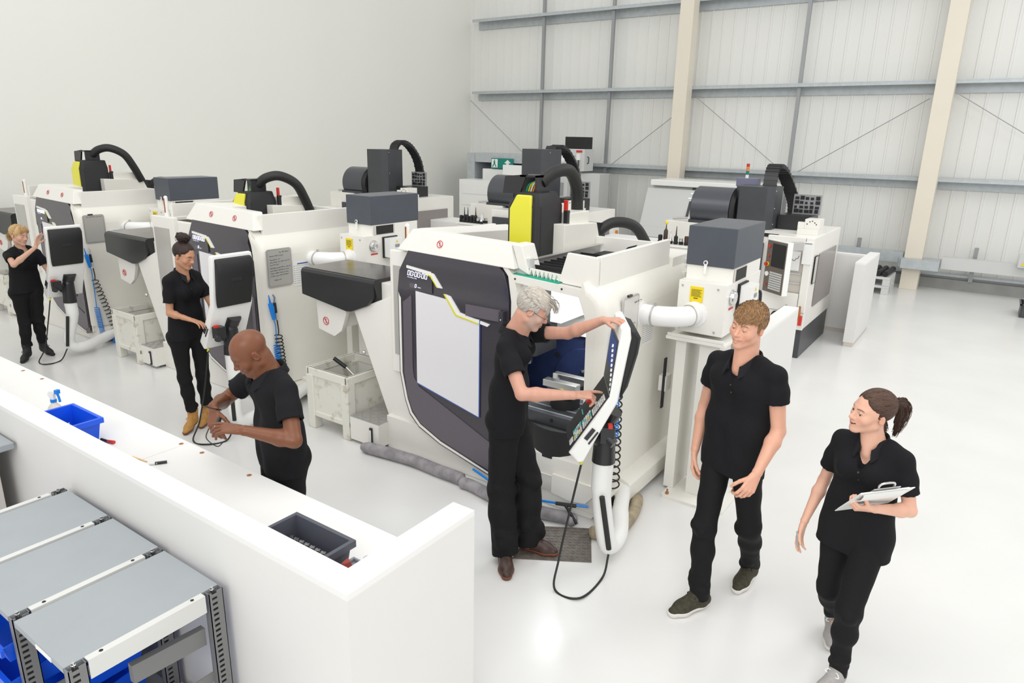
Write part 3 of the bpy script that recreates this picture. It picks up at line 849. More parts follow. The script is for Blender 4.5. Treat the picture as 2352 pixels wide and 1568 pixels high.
# ------------------------------------------------------------------ crates beside the machines
def make_crate(label):
    root = thing('swarf_crate', (-4.62, 4.1, 0), label, 'crate', 'chipped white crates by the milling machines')
    b = MB().use(WOODW)
    x0, x1, y0, y1, z0, z1 = -4.91, -4.36, 3.83, 4.42, .14, .585
    b.box(x0 + .02, y0 + .02, z0, x1 - .02, y0 + .035, z1).box(x0 + .02, y1 - .035, z0, x1 - .02, y1 - .02, z1).box(x0 + .02, y0, z0, x0 + .035, y1, z1).box(x1 - .035, y0, z0, x1 - .02, y1, z1).box(x0 + .02, y0 + .02, z0, x1 - .02, y1 - .02, z0 + .02)
    b.build('box_body', par=root)
    b = MB().use(WOODW).box(x0, y0, z1 - .07, x1, y0 + .045, z1).box(x0, y1 - .045, z1 - .07, x1, y1, z1).box(x0, y0 + .045, z1 - .07, x0 + .045, y1 - .045, z1).box(x1 - .045, y0 + .045, z1 - .07, x1, y1 - .045, z1)
    b.build('rim', par=root, bevel=.005)
    MB().use(WOODW).box(x0, y0, z0 - .01, x1, y0 + .03, z0 + .03).box(x1 - .03, y0, z0 - .01, x1, y1, z0 + .03).build('bottom_rail', par=root)
    for x in (x0, x1 - .09):
        for y in (y0 - .005, y1 - .085):
            MB().use(WOODW).box(x, y, 0, x + .09, y + .09, z1 - .06).build('leg', par=root, bevel=.008)
    MB().use(MATTB).box(x0 + .04, y0 + .04, .2, x1 - .04, y1 - .04, .34).build('swarf', par=root)
    return root


cr3 = make_crate('chipped white wooden crate under the dark chute of the nearest milling machine')
cr2 = copy_tree(cr3)
cr2['label'] = 'chipped white wooden crate between the blonde woman and the dark-haired woman'
cr2.location += Vector((-3.48, -.02, 0))
cr1 = copy_tree(cr3)
cr1['label'] = 'chipped white wooden crate at left edge of photo behind the blonde woman'
cr1.location += Vector((-7.1, .0, 0))
for n in ('chipped',):
    nt = WOODW.node_tree
    ramp = [q for q in nt.nodes if q.type == 'VALTORGB'][0]
    ramp.color_ramp.elements[0].color = (.78, .77, .70, 1)
    ramp.color_ramp.elements[1].color = (.50, .46, .36, 1)
    ramp.color_ramp.elements[0].position, ramp.color_ramp.elements[1].position = .57, .72
    [q for q in nt.nodes if q.type == 'TEX_NOISE'][0].inputs['Scale'].default_value = 9
root = MB().use(RUBBER).tube([(-4.62, 4.05, .58), (-4.72, 4.0, .66)], .018, 10).use(CHROME).tube([(-4.45, 4.12, .4), (-4.62, 4.05, .58)], .008, 8).build('swarf_rake')
tag(root, 'black-handled tool standing in the crate under the nearest dark chute', 'tool')


# ------------------------------------------------------------------ boards and papers on the machine sides
def board(x, y0, y1, z0, z1, lab, lines, face, clip=True):
    root = thing('whiteboard', (x, (y0 + y1) / 2, z0), lab, 'whiteboard')
    b = MB().use(ALU).prism(rrect(y0, z0, y1, z1, .025), 'yz', x, x + .012)
    b.build('frame', par=root)
    MB().use(face).prism(rrect(y0 + .014, z0 + .014, y1 - .014, z1 - .014, .015), 'yz', x + .012, x + .014).build('panel', par=root)
    if clip:
        MB().use(BLACK).box(x + .004, (y0 + y1) / 2 - .06, z1 - .004, x + .02, (y0 + y1) / 2 - .005, z1 + .012).build('pen', par=root)
    if lines:
        t = MB().use(INK)
        r = random.Random(len(lab))
        for yy, zz, w in lines:
            scrawl(t, (x + .0145, y0 + yy, z0 + zz), (0, 1, .02), (0, 0, 1), w, .012, r, .0022)
        t.build('handwriting', par=root)
    return root


board(-1.953, 4.12, 4.37, 1.27, 1.60, 'small whiteboard on the right side of the nearest milling machine above the pendant', [(.17, .27, .12), (.05, .12, .16)], BOARDW)
board(-5.513, 3.93, 4.21, 1.21, 1.57, 'whiteboard full of handwriting on the right side of the middle milling machine',
      [(.14, .32, .12), (.03, .29, .16), (.03, .255, .12), (.03, .23, .22), (.03, .205, .1), (.03, .175, .23), (.03, .15, .21), (.03, .125, .21), (.03, .10, .21), (.07, .06, .08)], BOARD, False)
board(-9.093, 3.95, 4.2, 1.27, 1.61, 'blank grey whiteboard on the right side of the farthest milling machine', [(.04, .31, .1), (.15, .31, .07)], BOARD)


def paper(x, y0, y1, z0, z1, lab):
    b = MB().use(LINEN).box(x, y0, z0, x + .0015, y1, z1).use(INKB).box(x + .0015, y0 + .05, z1 - .03, x + .002, y1 - .01, z1 - .018).use(INK)
    for k in range(9):
        z = z1 - .045 - k * (z1 - z0 - .05) / 9
        b.box(x + .0015, y0 + .03, z, x + .002, y1 - .01, z + .002)
        b.box(x + .0015, y0 + .008, z, x + .002, y0 + .02, z + .004)
    tag(b.build('instruction_sheet'), lab, 'paper', None)


paper(-1.953, 4.50, 4.68, 1.18, 1.37, 'printed sheet under the white duct of the nearest milling machine')
paper(-5.513, 4.23, 4.46, 1.18, 1.42, 'printed sheet beside the handwritten whiteboard on the middle milling machine')
paper(-9.093, 4.24, 4.44, 1.2, 1.42, 'printed sheet under the white duct of the farthest milling machine')


# ------------------------------------------------------------------ air guns with coiled hoses
def coil(mb, a, b, r, turns, wr, k=14):
    a, b = Vector(a), Vector(b)
    ax = (b - a).normalized()
    u = ax.orthogonal().normalized()
    w = ax.cross(u)
    pts = [a + (b - a) * (i / (turns * k)) + (u * math.cos(2 * math.pi * i / k) + w * math.sin(2 * math.pi * i / k)) * r for i in range(turns * k + 1)]
    mb.tube(pts, wr, 6)


def air_guns(x, y, z, lab, lens, sag):
    root = thing('air_gun', (x, y, 0), lab, 'air gun')
    b = MB().use(BLUEL).tube([(x + .02, y, z + .02), (x + .03, y + .005, z - .02), (x + .03, y + .02, z - .14)], [.022, .026, .016], 10).tube([(x + .02, y + .0, z + .02), (x + .02, y - .01, z + .1)], [.01, .004], 8)
    b.build('blue_gun', par=root)
    b = MB().use(BLACK).tube([(x + .025, y + .045, z + .02), (x + .03, y + .05, z - .08)], .014, 10).use(CHROME).tube([(x + .025, y + .045, z + .02), (x + .025, y + .05, z + .07), (x + .02, y + .035, z + .1)], .009, 8).tube([(x + .03, y + .05, z - .08), (x + .03, y + .055, z - .15)], .011, 8)
    b.build('black_gun', par=root)
    b = MB().use(BLUEL).tube(sm([(x + .03, y + .02, z - .14), (x + .035, y + .03, z - .22), (x + .035, y + .025, z - sag)], 5), .005, 6)
    coil(b, (x + .035, y + .025, z - sag), (x + .035, y + .03 + lens[0], z - lens[1]), .028, 16, .0045)
    b.build('blue_hose', par=root)
    b = MB().use(RUBBER).tube(sm([(x + .03, y + .055, z - .15), (x + .035, y + .06, z - .25), (x + .04, y + .05, z - .3)], 5), .006, 6)
    coil(b, (x + .04, y + .05, z - .3), (x + .04, y + .06 + lens[2], z - lens[3]), .034, 14, .0055)
    b.build('black_hose', par=root)


air_guns(-5.505, 3.92, 1.05, 'air guns with blue and black coiled hoses on the middle milling machine', (.02, .75, .03, .8), .4)
air_guns(-9.085, 3.92, 1.12, 'air guns with blue and black coiled hoses on the farthest milling machine', (.02, 1.0, .16, 1.0), .65)
air_guns(-1.95, 4.0, 1.32, 'air guns with blue and black coiled hoses behind the nearest control panel', (.03, .7, .05, 1.1), .3)
b = MB().use(BLUEL).prism([(-8.98, 4.05), (-8.83, 4.1), (-8.86, 4.25), (-9.0, 4.2)], 'xy', .0, .06).tube(sm([(-8.85, 4.1, .02), (-8.78, 4.14, .08), (-8.85, 4.2, .14)], 4), .008, 6)
tag(b.build('dustpan'), 'blue dustpan on the floor beneath the farthest milling machine', 'dustpan')

# ------------------------------------------------------------------ socks, mat, air line on the floor
b = MB().use(SOCK)
b.tube(sm([(-4.12, 3.75, .045), (-3.95, 3.77, .05), (-3.6, 3.81, .05), (-3.3, 3.80, .05), (-3.12, 3.8, .05), (-3.04, 3.8, .042)], 7), [.03, .04, .045] + [.05] * 30 + [.04, .03, .02], 16)
tag(b.build('absorbent_sock'), 'long grey absorbent sock on the floor left of the seam before the nearest machine', 'sock')
b = MB().use(SOCK)
b.tube(sm([(-3.05, 3.76, .04), (-2.95, 3.77, .045), (-2.6, 3.72, .045), (-2.3, 3.76, .045), (-2.12, 3.8, .045), (-2.04, 3.8, .04)], 7), [.028, .04] + [.046] * 32 + [.036, .025], 16)
tag(b.build('absorbent_sock'), 'grey absorbent sock passing behind the feet of the grey-haired man', 'sock')
b = MB().use(SOCKT)
b.tube(sm([(-1.9, 3.74, .04), (-1.8, 3.8, .045), (-1.75, 3.95, .045), (-1.77, 4.15, .045), (-1.84, 4.4, .04)], 7), [.03] + [.045] * 26 + [.04, .03], 16)
tag(b.build('absorbent_sock'), 'tan absorbent sock curling round the foot of the nearest control panel arm', 'sock')
b = MB().use(MATM).prism([(-2.18, 3.22), (-1.745, 3.49), (-1.94, 3.84), (-2.26, 3.64)], 'xy', 0, .008)
for i in range(14):
    for j in range(12):
        u, w = (i + .5) / 14, (j + .5) / 12
        p = Vector((-2.18, 3.22)) * (1 - u) * (1 - w) + Vector((-1.745, 3.49)) * u * (1 - w) + Vector((-1.94, 3.84)) * u * w + Vector((-2.26, 3.64)) * (1 - u) * w
        b.box(p.x - .009, p.y - .009, .008, p.x + .009, p.y + .009, .0105)
tag(b.build('floor_mat'), 'grey studded rubber mat under the shoe of the grey-haired man', 'mat')
b = MB().use(BLUEL).tube(sm([(-3.0, 3.86, .13), (-2.7, 3.8, .1), (-2.4, 3.77, .12), (-2.2, 3.79, .14), (-1.99, 3.88, .14)], 7), .009, 8).use(BLACK).tube([(-2.2, 3.785, .14), (-2.06, 3.83, .145)], .014, 8).tube([(-2.13, 3.8, .14), (-2.02, 3.78, .04)], .011, 8)
tag(b.build('air_line'), 'blue air line with black fittings along the foot of the nearest milling machine', 'hose')


# ------------------------------------------------------------------ vertical machining centres in the back row
def make_vmc(label, hz, hc=.25):
    root = thing('machining_centre', (-2.9, 9.7, 0), label, 'machine', 'vertical machining centres in the back row')
    b = MB().use(WHITE)
    b.box(-3.15, 8.99, .38, -1.76, 10.6, 1.53)
    b.prism([(8.95, .38), (8.95, .6), (8.985, .6), (8.985, .38)], 'yz', -3.0, -1.752)
    b.box(-1.845, 8.93, .605, -1.75, 8.985, 1.535).box(-2.3, 8.93, 1.43, -1.85, 8.985, 1.535).box(-2.3, 8.93, .605, -1.85, 8.985, .84)
    b.build('enclosure', par=root, bevel=.01)
    MB().use(CHARC).box(-3.1, 9.0, 0, -1.77, 10.55, .378).build('base', par=root, bevel=.01)
    b = MB().use(BEIGE).box(-2.29, 8.978, .845, -1.855, 8.985, 1.425).use(LGREY).box(-2.29, 8.94, .96, -1.855, 8.977, .97).box(-2.29, 8.94, 1.08, -1.855, 8.977, 1.09).use(LINEN).box(-2.02, 8.95, 1.12, -1.89, 8.956, 1.36).use(INK)
    scrawl(b, (-2.01, 8.948, 1.22), (1, 0, .4), (0, 0, 1), .12, .05, random.Random(4), .006)
    b.build('open_shelves', par=root)
    b = MB().use(PWHITE).box(-1.86, 8.9, 1.22, -1.755, 8.93, 1.49).use(GREY).box(-1.85, 8.897, 1.465, -1.765, 8.9, 1.478)
    b.build('document_pocket', par=root, bevel=.006)
    b = MB().use(PURPG).prism([(9.35, .62), (10.4, .62), (10.4, 1.3), (9.35, 1.3)], 'yz', -1.755, -1.745)
    b.use(MATTB).prism([(9.1, .95), (9.25, .95), (9.25, 1.3), (9.1, 1.3)], 'yz', -1.752, -1.742).use(BOARDW).prism([(9.11, .96), (9.24, .96), (9.24, 1.29), (9.11, 1.29)], 'yz', -1.745, -1.74)
    b.build('side_window', par=root)
    b = MB().use(CHARC).box(-3.1, 8.94, .605, -2.35, 8.985, 1.42).use(DOORG).box(-3.0, 8.93, .7, -2.45, 8.94, 1.3).use(RED).tube([(-2.62, 8.9, 1.47), (-2.4, 8.9, 1.47)], .025, 8).use(MATTB).box(-2.6, 8.98, 1.5, -2.2, 9.1, 1.53)
    b.build('door', par=root, bevel=.006)
    T = Matrix.Translation((-2.08, 8.70, 0)) @ Matrix.Rotation(R_(-38), 4, 'Z')
    b = MB(T).use(PWHITE).box(-.2, -.03, .85, .17, .05, 1.5).use(ALU).box(.1, .05, 1.4, .15, .22, 1.5)
    b.build('control_console', par=root, bevel=.006)
    co = [o for o in root.children if o.name.startswith('control_console')][-1]
    b = MB(T).use(BROWNG).box(-.195, -.036, .86, .165, -.03, 1.49).use(MATTB).box(-.09, -.04, 1.18, .15, -.036, 1.46)
    b.build('console_front', par=co)
    b = MB(T).use(LGREY)
    for i in range(8):
        for j in range(10):
            b.box(-.09 + j * .023, -.04, .9 + i * .028, -.073 + j * .023, -.036, .92 + i * .028)
    b['kind'] if False else None
    b.build('keypad', par=co)
    for zz, c, r in ((1.42, RED, .02), (1.3, RED, .014), (1.08, PWHITE, .03), (.95, RED, .014)):
        MB(T).use(c).cyl((-.14, -.036, zz), (-.14, -.05, zz), r, n=12).build('console_knob', par=co)
    MB(T).use(WARN).cyl((-.15, -.036, 1.2), (-.15, -.05, 1.2), .026, n=14).use(RED).cyl((-.15, -.05, 1.2), (-.15, -.075, 1.2), .02, .024, n=14).build('emergency_stop', par=co)
    # column, drum and cable chain
    c = []
    for x, y in ((-.26, -.1), (-.18, -.22), (.18, -.22), (.26, -.12), (.26, .26), (-.26, .26)):
        c.append((-2.68 + x, 9.62 + y))
    b = MB().use(CHARC).prism(c, 'xy', 1.53, hz)
    b.use(ALU)
    for z in (1.6, (1.53 + hz) / 2, hz - .05):
        b.ball((-2.42, 9.53, z), .009, 6, 5)
    b.build('spindle_column', par=root, bevel=.006)
    b = MB().use(DRUM).lathe((-3.2, 9.62, 1.74), [(0, -.3), (.28, -.3), (.3, -.28), (.3, .24), (0, .24)], 36, 'x')
    b.use(MATTB).lathe((-3.2, 9.62, 1.74), [(.26, .24), (.3, .25), (.26, .3), (0, .3)], 36, 'x').use(WHITE).prism([(9.45, 1.56), (9.8, 1.56), (9.75, 1.72), (9.6, 1.85), (9.5, 1.7)], 'yz', -3.56, -3.5)
    b.use(CHROME)
    for a in (20, 50, 80, 110, 140):
        p = (9.62 + .2 * math.cos(R_(a)), 1.74 + .2 * math.sin(R_(a)))
        b.cyl((-3.5, p[0], p[1]), (-3.58, p[0], p[1]), .02, .012, n=8)
    b.use(CHARC).box(-3.5, 9.32, 1.56, -2.95, 9.9, 1.6)
    b.build('tool_drum', par=root)
    h2 = hz + hc
    pts = sm([(-2.6, 9.85, hz - .3), (-2.6, 9.85, hz), (-2.6, 9.92, h2 - .04), (-2.58, 10.05, h2), (-2.52, 10.2, h2 - .1), (-2.42, 10.3, h2 - .35), (-2.36, 10.33, 1.8), (-2.35, 10.33, 1.6)], 8)
    b = MB().use(BLACK).band(pts, (1, .15, 0), .17, .05)
    for i in range(2, len(pts) - 1, 2):
        b.band([pts[i], pts[i] * .5 + pts[i + 1] * .5], (1, .15, 0), .18, .062)
    b.build('cable_chain', par=root)
    b = MB().use(BLACK).box(-2.4, 9.7, 1.53, -1.98, 10.1, 1.72).use(GREY).box(-2.3, 10.0, 1.72, -1.95, 10.04, 1.98)
    r = random.Random(2)
    b.use(MATTB)
    for i in range(5):
        for j in range(4):
            b.box(-2.28 + i * .066, 9.993, 1.74 + j * .058, -2.28 + i * .066 + .03 + r.random() * .03, 10.0, 1.74 + j * .058 + .03 + r.random() * .02)
    b.build('motor_tray', par=root)
    b = MB().use(WHITE).box(-2.05, 9.3, 1.53, -1.8, 9.65, 1.6).box(-1.98, 9.35, 1.6, -1.8, 9.6, 1.72).box(-2.06, 9.34, 1.6, -1.98, 9.4, 1.68).use(MATTB)
    for x, z in ((-1.95, 1.66), (-1.92, 1.69), (-1.89, 1.7), (-1.86, 1.68), (-1.84, 1.66)):
        b.cyl((x, 9.345, z), (x, 9.352, z), .008, n=8)
    b.build('junction_box', par=root, bevel=.004)
    # tool shelf cabinet at the left end
    b = MB().use(WHITE).box(-3.82, 9.3, .1, -3.16, 9.95, 1.56).box(-3.82, 8.95, .1, -3.16, 9.295, 1.245).box(-3.84, 8.92, 1.25, -3.16, 9.295, 1.275)
    b.use(ALU).tube([(-3.8, 9.5, 1.575), (-3.55, 9.55, 1.6)], .015, 8)
    b.build('tool_cabinet', par=root, bevel=.01)
    return root


vmcR = make_vmc('white machining centre with low dark column behind the fair-haired young man', 2.08)
MB()
vmcM = make_vmc('white machining centre with tall dark column behind the nearest milling machine', 2.47, .04)
vmcM.location.x -= 3.5
vmcL = make_vmc('white machining centre with dark column against the left wall, farthest left', 2.38, .14)
vmcL.location.x -= 7.0
# beacon on the right-hand centre
root = thing('signal_beacon', (-2.95, 9.85, 2.0), 'red, amber and green signal beacon on blue-grey box above the drum', 'lamp')
MB().use(mat('beacon_box', (.2, .2, .3), .4)).box(-3.07, 9.89, 2.05, -2.78, 10.05, 2.16).build('base_box', par=root)
for k, (c, n) in enumerate(((PWHITE, 'beacon_base'), (GREENS, 'green_lens'), (ORANGE, 'amber_lens'), (RED, 'red_lens'))):
    MB().use(c).cyl((-2.95, 9.96, 2.16 + k * .05), (-2.95, 9.96, 2.205 + k * .05), .022, n=14).build(n, par=root)


def tool_holder(x, y, z, kind, lab, grp):
    b = MB().use(MATTB).lathe((x, y, z), [(.03, 0), (.034, .01), (.03, .014), (.034, .02), (.034, .03), (.024, .04)], 12)
    if kind == 0:
        b.lathe((x, y, z), [(.026, .04), (.03, .06), (.03, .1), (.02, .11), (0, .11)], 12)
    elif kind == 1:
        b.use(BROWN).lathe((x, y, z), [(.025, .04), (.03, .07), (.028, .17), (.01, .2), (.005, .26)], 12).use(WARN).ball((x, y, z + .28), .024, 10, 6)
    elif kind == 2:
        b.use(CHROME).lathe((x, y, z), [(.03, .04), (.012, .08), (.008, .16), (0, .2)], 12)
    elif kind == 3:
        b.lathe((x, y, z), [(.026, .04), (.028, .1), (.01, .12), (.004, .24), (0, .25)], 12)
    elif kind == 4:
        b.use(CHROME).lathe((x, y, z), [(.022, .04), (.028, .05), (.026, .085), (0, .09)], 12)
    else:
        b.use(BROWN).lathe((x, y, z), [(.028, .04), (.03, .1), (.026, .12), (0, .12)], 12)
    tag(b.build('tool_holder'), lab, 'tool', grp)


GT = 'tool holders on the white cabinet left of the right-hand machining centre'
for i, (k, lab) in enumerate(((0, 'dark stubby tool holder at left end of the row of six on the white cabinet'), (1, 'brown tool holder topped with a yellow ball on the white cabinet'), (2, 'tapered silver tool holder third from left on the white cabinet'), (3, 'dark tool holder with long thin needle bit on the white cabinet'), (4, 'short silver tool holder second from right on the white cabinet'), (5, 'plain brown tool holder at right end of the row of six on the white cabinet'))):
    tool_holder(-3.78 + i * .076, 9.06, 1.276, k, lab, None)
r = random.Random(5)
for i in range(14):
    tool_holder(-7.30 + (i % 7) * .07, 9.03 + (i // 7) * .12, 1.276, r.choice((0, 2, 3, 4, 0)), 'small metal tool holder in the cluster on the cabinet left of the tall dark column', 'tool holders clustered on the middle cabinet')
for nm, (x, y, z), lab in (('air_gun', (-1.98, 8.86, .62), 'grey air gun hanging on the front of the right-hand machining centre'),):
    b = MB().use(GREY).tube([(x - .08, y, z - .02), (x, y, z + .04), (x + .03, y, z + .07)], [.016, .02, .02], 8).tube([(x + .03, y, z + .06), (x + .14, y, z + .06)], .006, 6).tube([(x, y - .01, z + .03), (x - .02, y - .03, z - .03)], .008, 6).use(RUBBER).tube(sm([(x - .08, y, z - .02), (x - .14, y + .02, z - .06), (x - .2, y, z - .3)], 4), .012, 6)
    tag(b.build(nm), lab, 'air gun')
b = MB().use(WOOD).tube([(-1.80, 8.88, .70), (-1.80, 8.88, .62), (-1.81, 8.88, .52)], [.012, .016, .03], 10).use(RED).box(-1.80, 8.86, .46, -1.76, 8.9, .58)
tag(b.build('hand_brush'), 'wooden hand brush with red bristles hanging on the right-hand machining centre', 'brush')

# ------------------------------------------------------------------ far machines along the back wall
root = thing('lathe', (-5.9, 14.2, 0), 'pale slant-front lathe against the back wall behind the drum', 'machine')
b = MB().use(LGREY).box(-6.75, 13.6, 0, -4.2, 14.8, .95)
b.prism([(13.6, .9), (14.8, .9), (14.8, 1.75), (14.0, 1.75)], 'yz', -6.7, -4.2)
b.build('bed', par=root, bevel=.02)
MB().use(PWHITE).box(-6.65, 13.85, 1.75, -4.2, 14.85, 1.87).build('top_cover', par=root, bevel=.02)
MB().use(LGREY).prism([(13.52, .72), (13.56, .72), (13.95, 1.68), (13.9, 1.7)], 'yz', -6.72, -5.6).build('sliding_door', par=root, bevel=.01)
MB().use(CHARC).prism([(13.56, .95), (13.62, .95), (13.99, 1.74), (13.94, 1.74)], 'yz', -5.75, -4.7).build('front_panel', par=root)
root.location.x += .55
root = thing('machining_centre', (-10.4, 14.3, 0), 'grey-framed machining centre in the far corner below a green exit sign', 'machine')
b = MB().use(STEEL).box(-11.3, 14.2, 0, -11.05, 15.0, 2.27).box(-11.045, 14.2, 2.05, -9.405, 15.0, 2.27).box(-9.4, 14.2, 0, -9.2, 15.0, 2.27)
b.build('frame', par=root, bevel=.01)
MB().use(PWHITE).box(-11.0, 14.1, 0, -9.45, 14.8, 1.6).box(-10.8, 14.2, 1.6, -9.5, 14.6, 1.9).box(-10.05, 14.02, 1.6, -9.5, 14.095, 2.02).build('enclosure', par=root, bevel=.015)
MB().use(INKB).box(-11.0, 14.9, 1.9, -9.45, 14.95, 2.04).build('rear_screen', par=root)
root = thing('exit_sign', (-10.25, 14.18, 1.95), 'green emergency exit sign with white running figure on the far grey frame', 'sign')
MB().use(GREENS).box(-10.5, 14.16, 1.92, -9.85, 14.19, 2.16).build('sign_panel', par=root)
b = MB().use(PWHITE).box(-10.48, 14.152, 1.94, -10.3, 14.16, 2.14).use(GREENS).ball((-10.39, 14.15, 2.11), (.016, .004, .018), 8, 6).prism([(-10.42, 2.09), (-10.37, 2.09), (-10.37, 2.03), (-10.33, 1.96), (-10.35, 1.95), (-10.39, 2.02), (-10.44, 1.95), (-10.46, 1.97), (-10.41, 2.03)], 'xz', 14.146, 14.152)
b.use(PWHITE).prism([(-10.1, 2.05), (-10.0, 2.13), (-9.9, 2.05), (-9.96, 2.05), (-9.96, 1.95), (-10.04, 1.95), (-10.04, 2.05)], 'xz', 14.152, 14.16)
b.build('pictogram', par=root)
root = thing('tool_cabinet', (-10.4, 13.5, 0), 'white drawer cabinet in front of the far grey-framed machine', 'cabinet')
MB().use(PWHITE).box(-10.9, 13.4, 0, -9.4, 13.98, 1.66).build('carcass', par=root, bevel=.01)
for k in range(5):
    d = MB().use(PWHITE).box(-10.8, 13.385, .25 + k * .27, -9.5, 13.4, .49 + k * .27).build('drawer', par=root, bevel=.004)
    MB().use(MATTB).box(-10.0, 13.36, .42 + k * .27, -9.9, 13.385, .44 + k * .27).build('drawer_handle', par=d)
root = thing('electrical_cabinet', (-8.3, 14.9, 0), 'tall pale grey cabinet under the far mist extractor', 'cabinet')
MB().use(LGREY).box(-9.1, 14.5, 0, -8.5, 15.2, 1.93).box(-8.495, 14.7, 0, -7.75, 15.2, 1.88).build('carcass', par=root, bevel=.01)
MB().use(BEIGE).box(-8.3, 14.69, .1, -8.295, 14.7, 1.8).box(-8.1, 14.69, .9, -8.07, 14.7, 1.05).build('door_seam', par=root)
MB().use(GREY).box(-9.0, 14.47, 1.35, -8.6, 14.5, 1.65).build('vent_panel', par=root)
root = thing('mist_extractor', (-8.35, 14.85, 1.93), 'mist extractor with black top and white elbow duct by the back wall', 'extractor')
MB().use(MATTB).box(-8.66, 14.6, 2.43, -8.12, 14.95, 2.7).build('filter_hood', par=root, bevel=.006)
MB().use(LGREY).box(-8.68, 14.55, 1.93, -8.10, 15.0, 2.43).build('housing', par=root, bevel=.008)
h = [o for o in root.children if o.name.startswith('housing')][-1]
MB().use(WARN).box(-8.62, 14.545, 2.25, -8.52, 14.55, 2.34).build('warning_label', par=h)
MB().use(RED).box(-8.32, 14.545, 2.35, -8.16, 14.55, 2.4).build('name_plate', par=h)
MB().use(PWHITE).box(-8.28, 14.5, 2.18, -8.2, 14.55, 2.32).build('control_box', par=root)
MB().use(CHROME).cyl((-8.38, 14.53, 2.27), (-8.38, 14.55, 2.27), .04, n=14).build('pressure_gauge', par=root)
MB().use(RUBBER).tube(sm([(-8.24, 14.52, 2.18), (-8.22, 14.5, 2.05), (-8.25, 14.48, 1.97), (-8.6, 14.48, 1.955)], 5), .015, 6).build('power_cable', par=root)
MB().use(HOSE).tube(sm([(-8.62, 14.55, 2.16), (-8.66, 14.45, 2.17), (-8.76, 14.35, 2.1), (-8.82, 14.33, 2.0), (-8.82, 14.33, 1.94)], 6), .09, 18).build('duct', par=root)
MB().use(BLACK).tube([(-8.1, 14.7, 2.1), (-8.06, 14.7, 2.12), (-8.06, 14.7, 2.24), (-8.1, 14.7, 2.26)], .012, 6).build('handle', par=root)
b = MB().use(LGREY).box(-8.35, 13.2, 0, -7.95, 13.6, .78).use(MATTB)
root = thing('coolant_unit', (-7.6, 14.4, 0), 'small white coolant unit with orange label against the cladding', 'machine')
MB().use(PWHITE).box(-7.55, 14.3, 0, -6.98, 14.8, .75).build('cabinet', par=root, bevel=.01)
MB().use(ORANGE).box(-7.06, 14.29, .58, -7.0, 14.3, .68).build('orange_label', par=root)
b = MB().use(MATTB)
for k in range(3):
    MB().use(MATTB).cyl((-7.3, 14.29, .4 + k * .12), (-7.3, 14.3, .4 + k * .12), .025, n=8).build('port', par=root)
b = MB().use(CHARC).prism([(-7.95, .3), (-7.62, .3), (-7.62, .85), (-7.75, 1.0), (-7.95, .98)], 'xz', 14.2, 14.6).use(WARN).box(-7.9, 14.19, .8, -7.84, 14.2, .86).use(MATTB).box(-7.95, 14.22, 0, -7.62, 14.58, .3)
tag(b.build('terminal_box'), 'dark angled box with yellow label beside the white coolant unit', 'box')
b = MB().use(PWHITE).lathe((-7.12, 14.18, .0), [(.06, 0), (.06, .3), (.03, .36), (.03, .4)], 12).use(BLUEL).lathe((-7.12, 14.18, 0), [(.032, .38), (.034, .44), (.01, .46)], 12).box(-7.14, 14.08, .42, -7.1, 14.18, .46).use(MATTB)
tag(b.build('spray_bottle'), 'white spray bottle with blue head beside the far coolant unit', 'bottle')
bpy.data.objects[b and [o for o in bpy.data.objects if o.name.startswith('spray_bottle')][-1].name].location.z = 0
b = MB().use(STEEL).box(-6.95, 14.9, 0, -6.2, 15.15, .62)
tag(b.build('steel_trough'), 'low grey steel trough left of the pale lathe', 'trough')
b = MB().use(PWHITE).box(-11.4, 15.6, 0, -11.0, 15.72, .6)
b = MB().use(INKB).box(-11.78, 15.69, 1.35, -11.5, 15.71, 1.8).use(INKR).box(-11.78, 15.685, 1.35, -11.5, 15.69, 1.45)
tag(b.build('safety_notice'), 'small blue safety notice with red edge on the far corner wall', 'sign')
b = MB().use(RED).lathe((-11.55, 15.5, .35), [(.06, 0), (.07, .02), (.07, .35), (.03, .42), (0, .44)], 14).use(MATTB).tube([(-11.55, 15.5, .78), (-11.48, 15.46, .84)], .02, 6)
o = tag(b.build('fire_extinguisher'), 'red fire extinguisher below the safety notice in the far corner', 'extinguisher')
o.location.z = 0

# pallets and rods, crate at right edge
GP = None
for k in range(2):
    root = thing('pallet', (-1.65, 14.55, k * .16), ('grey plastic pallet on the floor, under another pallet' if k == 0 else 'grey plastic pallet with black rods on it, on top of another pallet'), 'pallet')
    z = k * .162
    MB().use(LGREY).box(-2.2, 14.2, z + .115, -1.4, 15.0, z + .16).build('deck', par=root, bevel=.006)
    for x in (-2.2, -1.85, -1.52):
        for y in (14.2, 14.55, 14.88):
            MB().use(LGREY).box(x, y, z, x + .12, y + .12, z + .115).build('foot', par=root, bevel=.004)
for k in range(5):
    b = MB().use(MATTB).cyl((-1.5 - k * .12, 14.25, .375), (-1.46 - k * .12, 15.0, .375), .052, n=14)
    tag(b.build('black_rod'), 'thick black rod lying on the upper grey pallet', 'rod', 'black rods on the pallet')
b = MB().use(CHARC)
b.box(.58, 13.7, 0, 1.0, 14.2, .02).box(.58, 13.7, .02, .6, 14.2, .22).box(.98, 13.7, .02, 1.0, 14.2, .22).box(.6, 13.7, .02, .98, 13.72, .22).box(.6, 14.18, .02, .98, 14.2, .22).box(.56, 13.68, .2, 1.02, 13.72, .22).box(.56, 13.68, .2, .6, 14.22, .22)
tag(b.build('storage_crate', bevel=.004), 'black crate on the open floor at right edge of photo', 'crate')

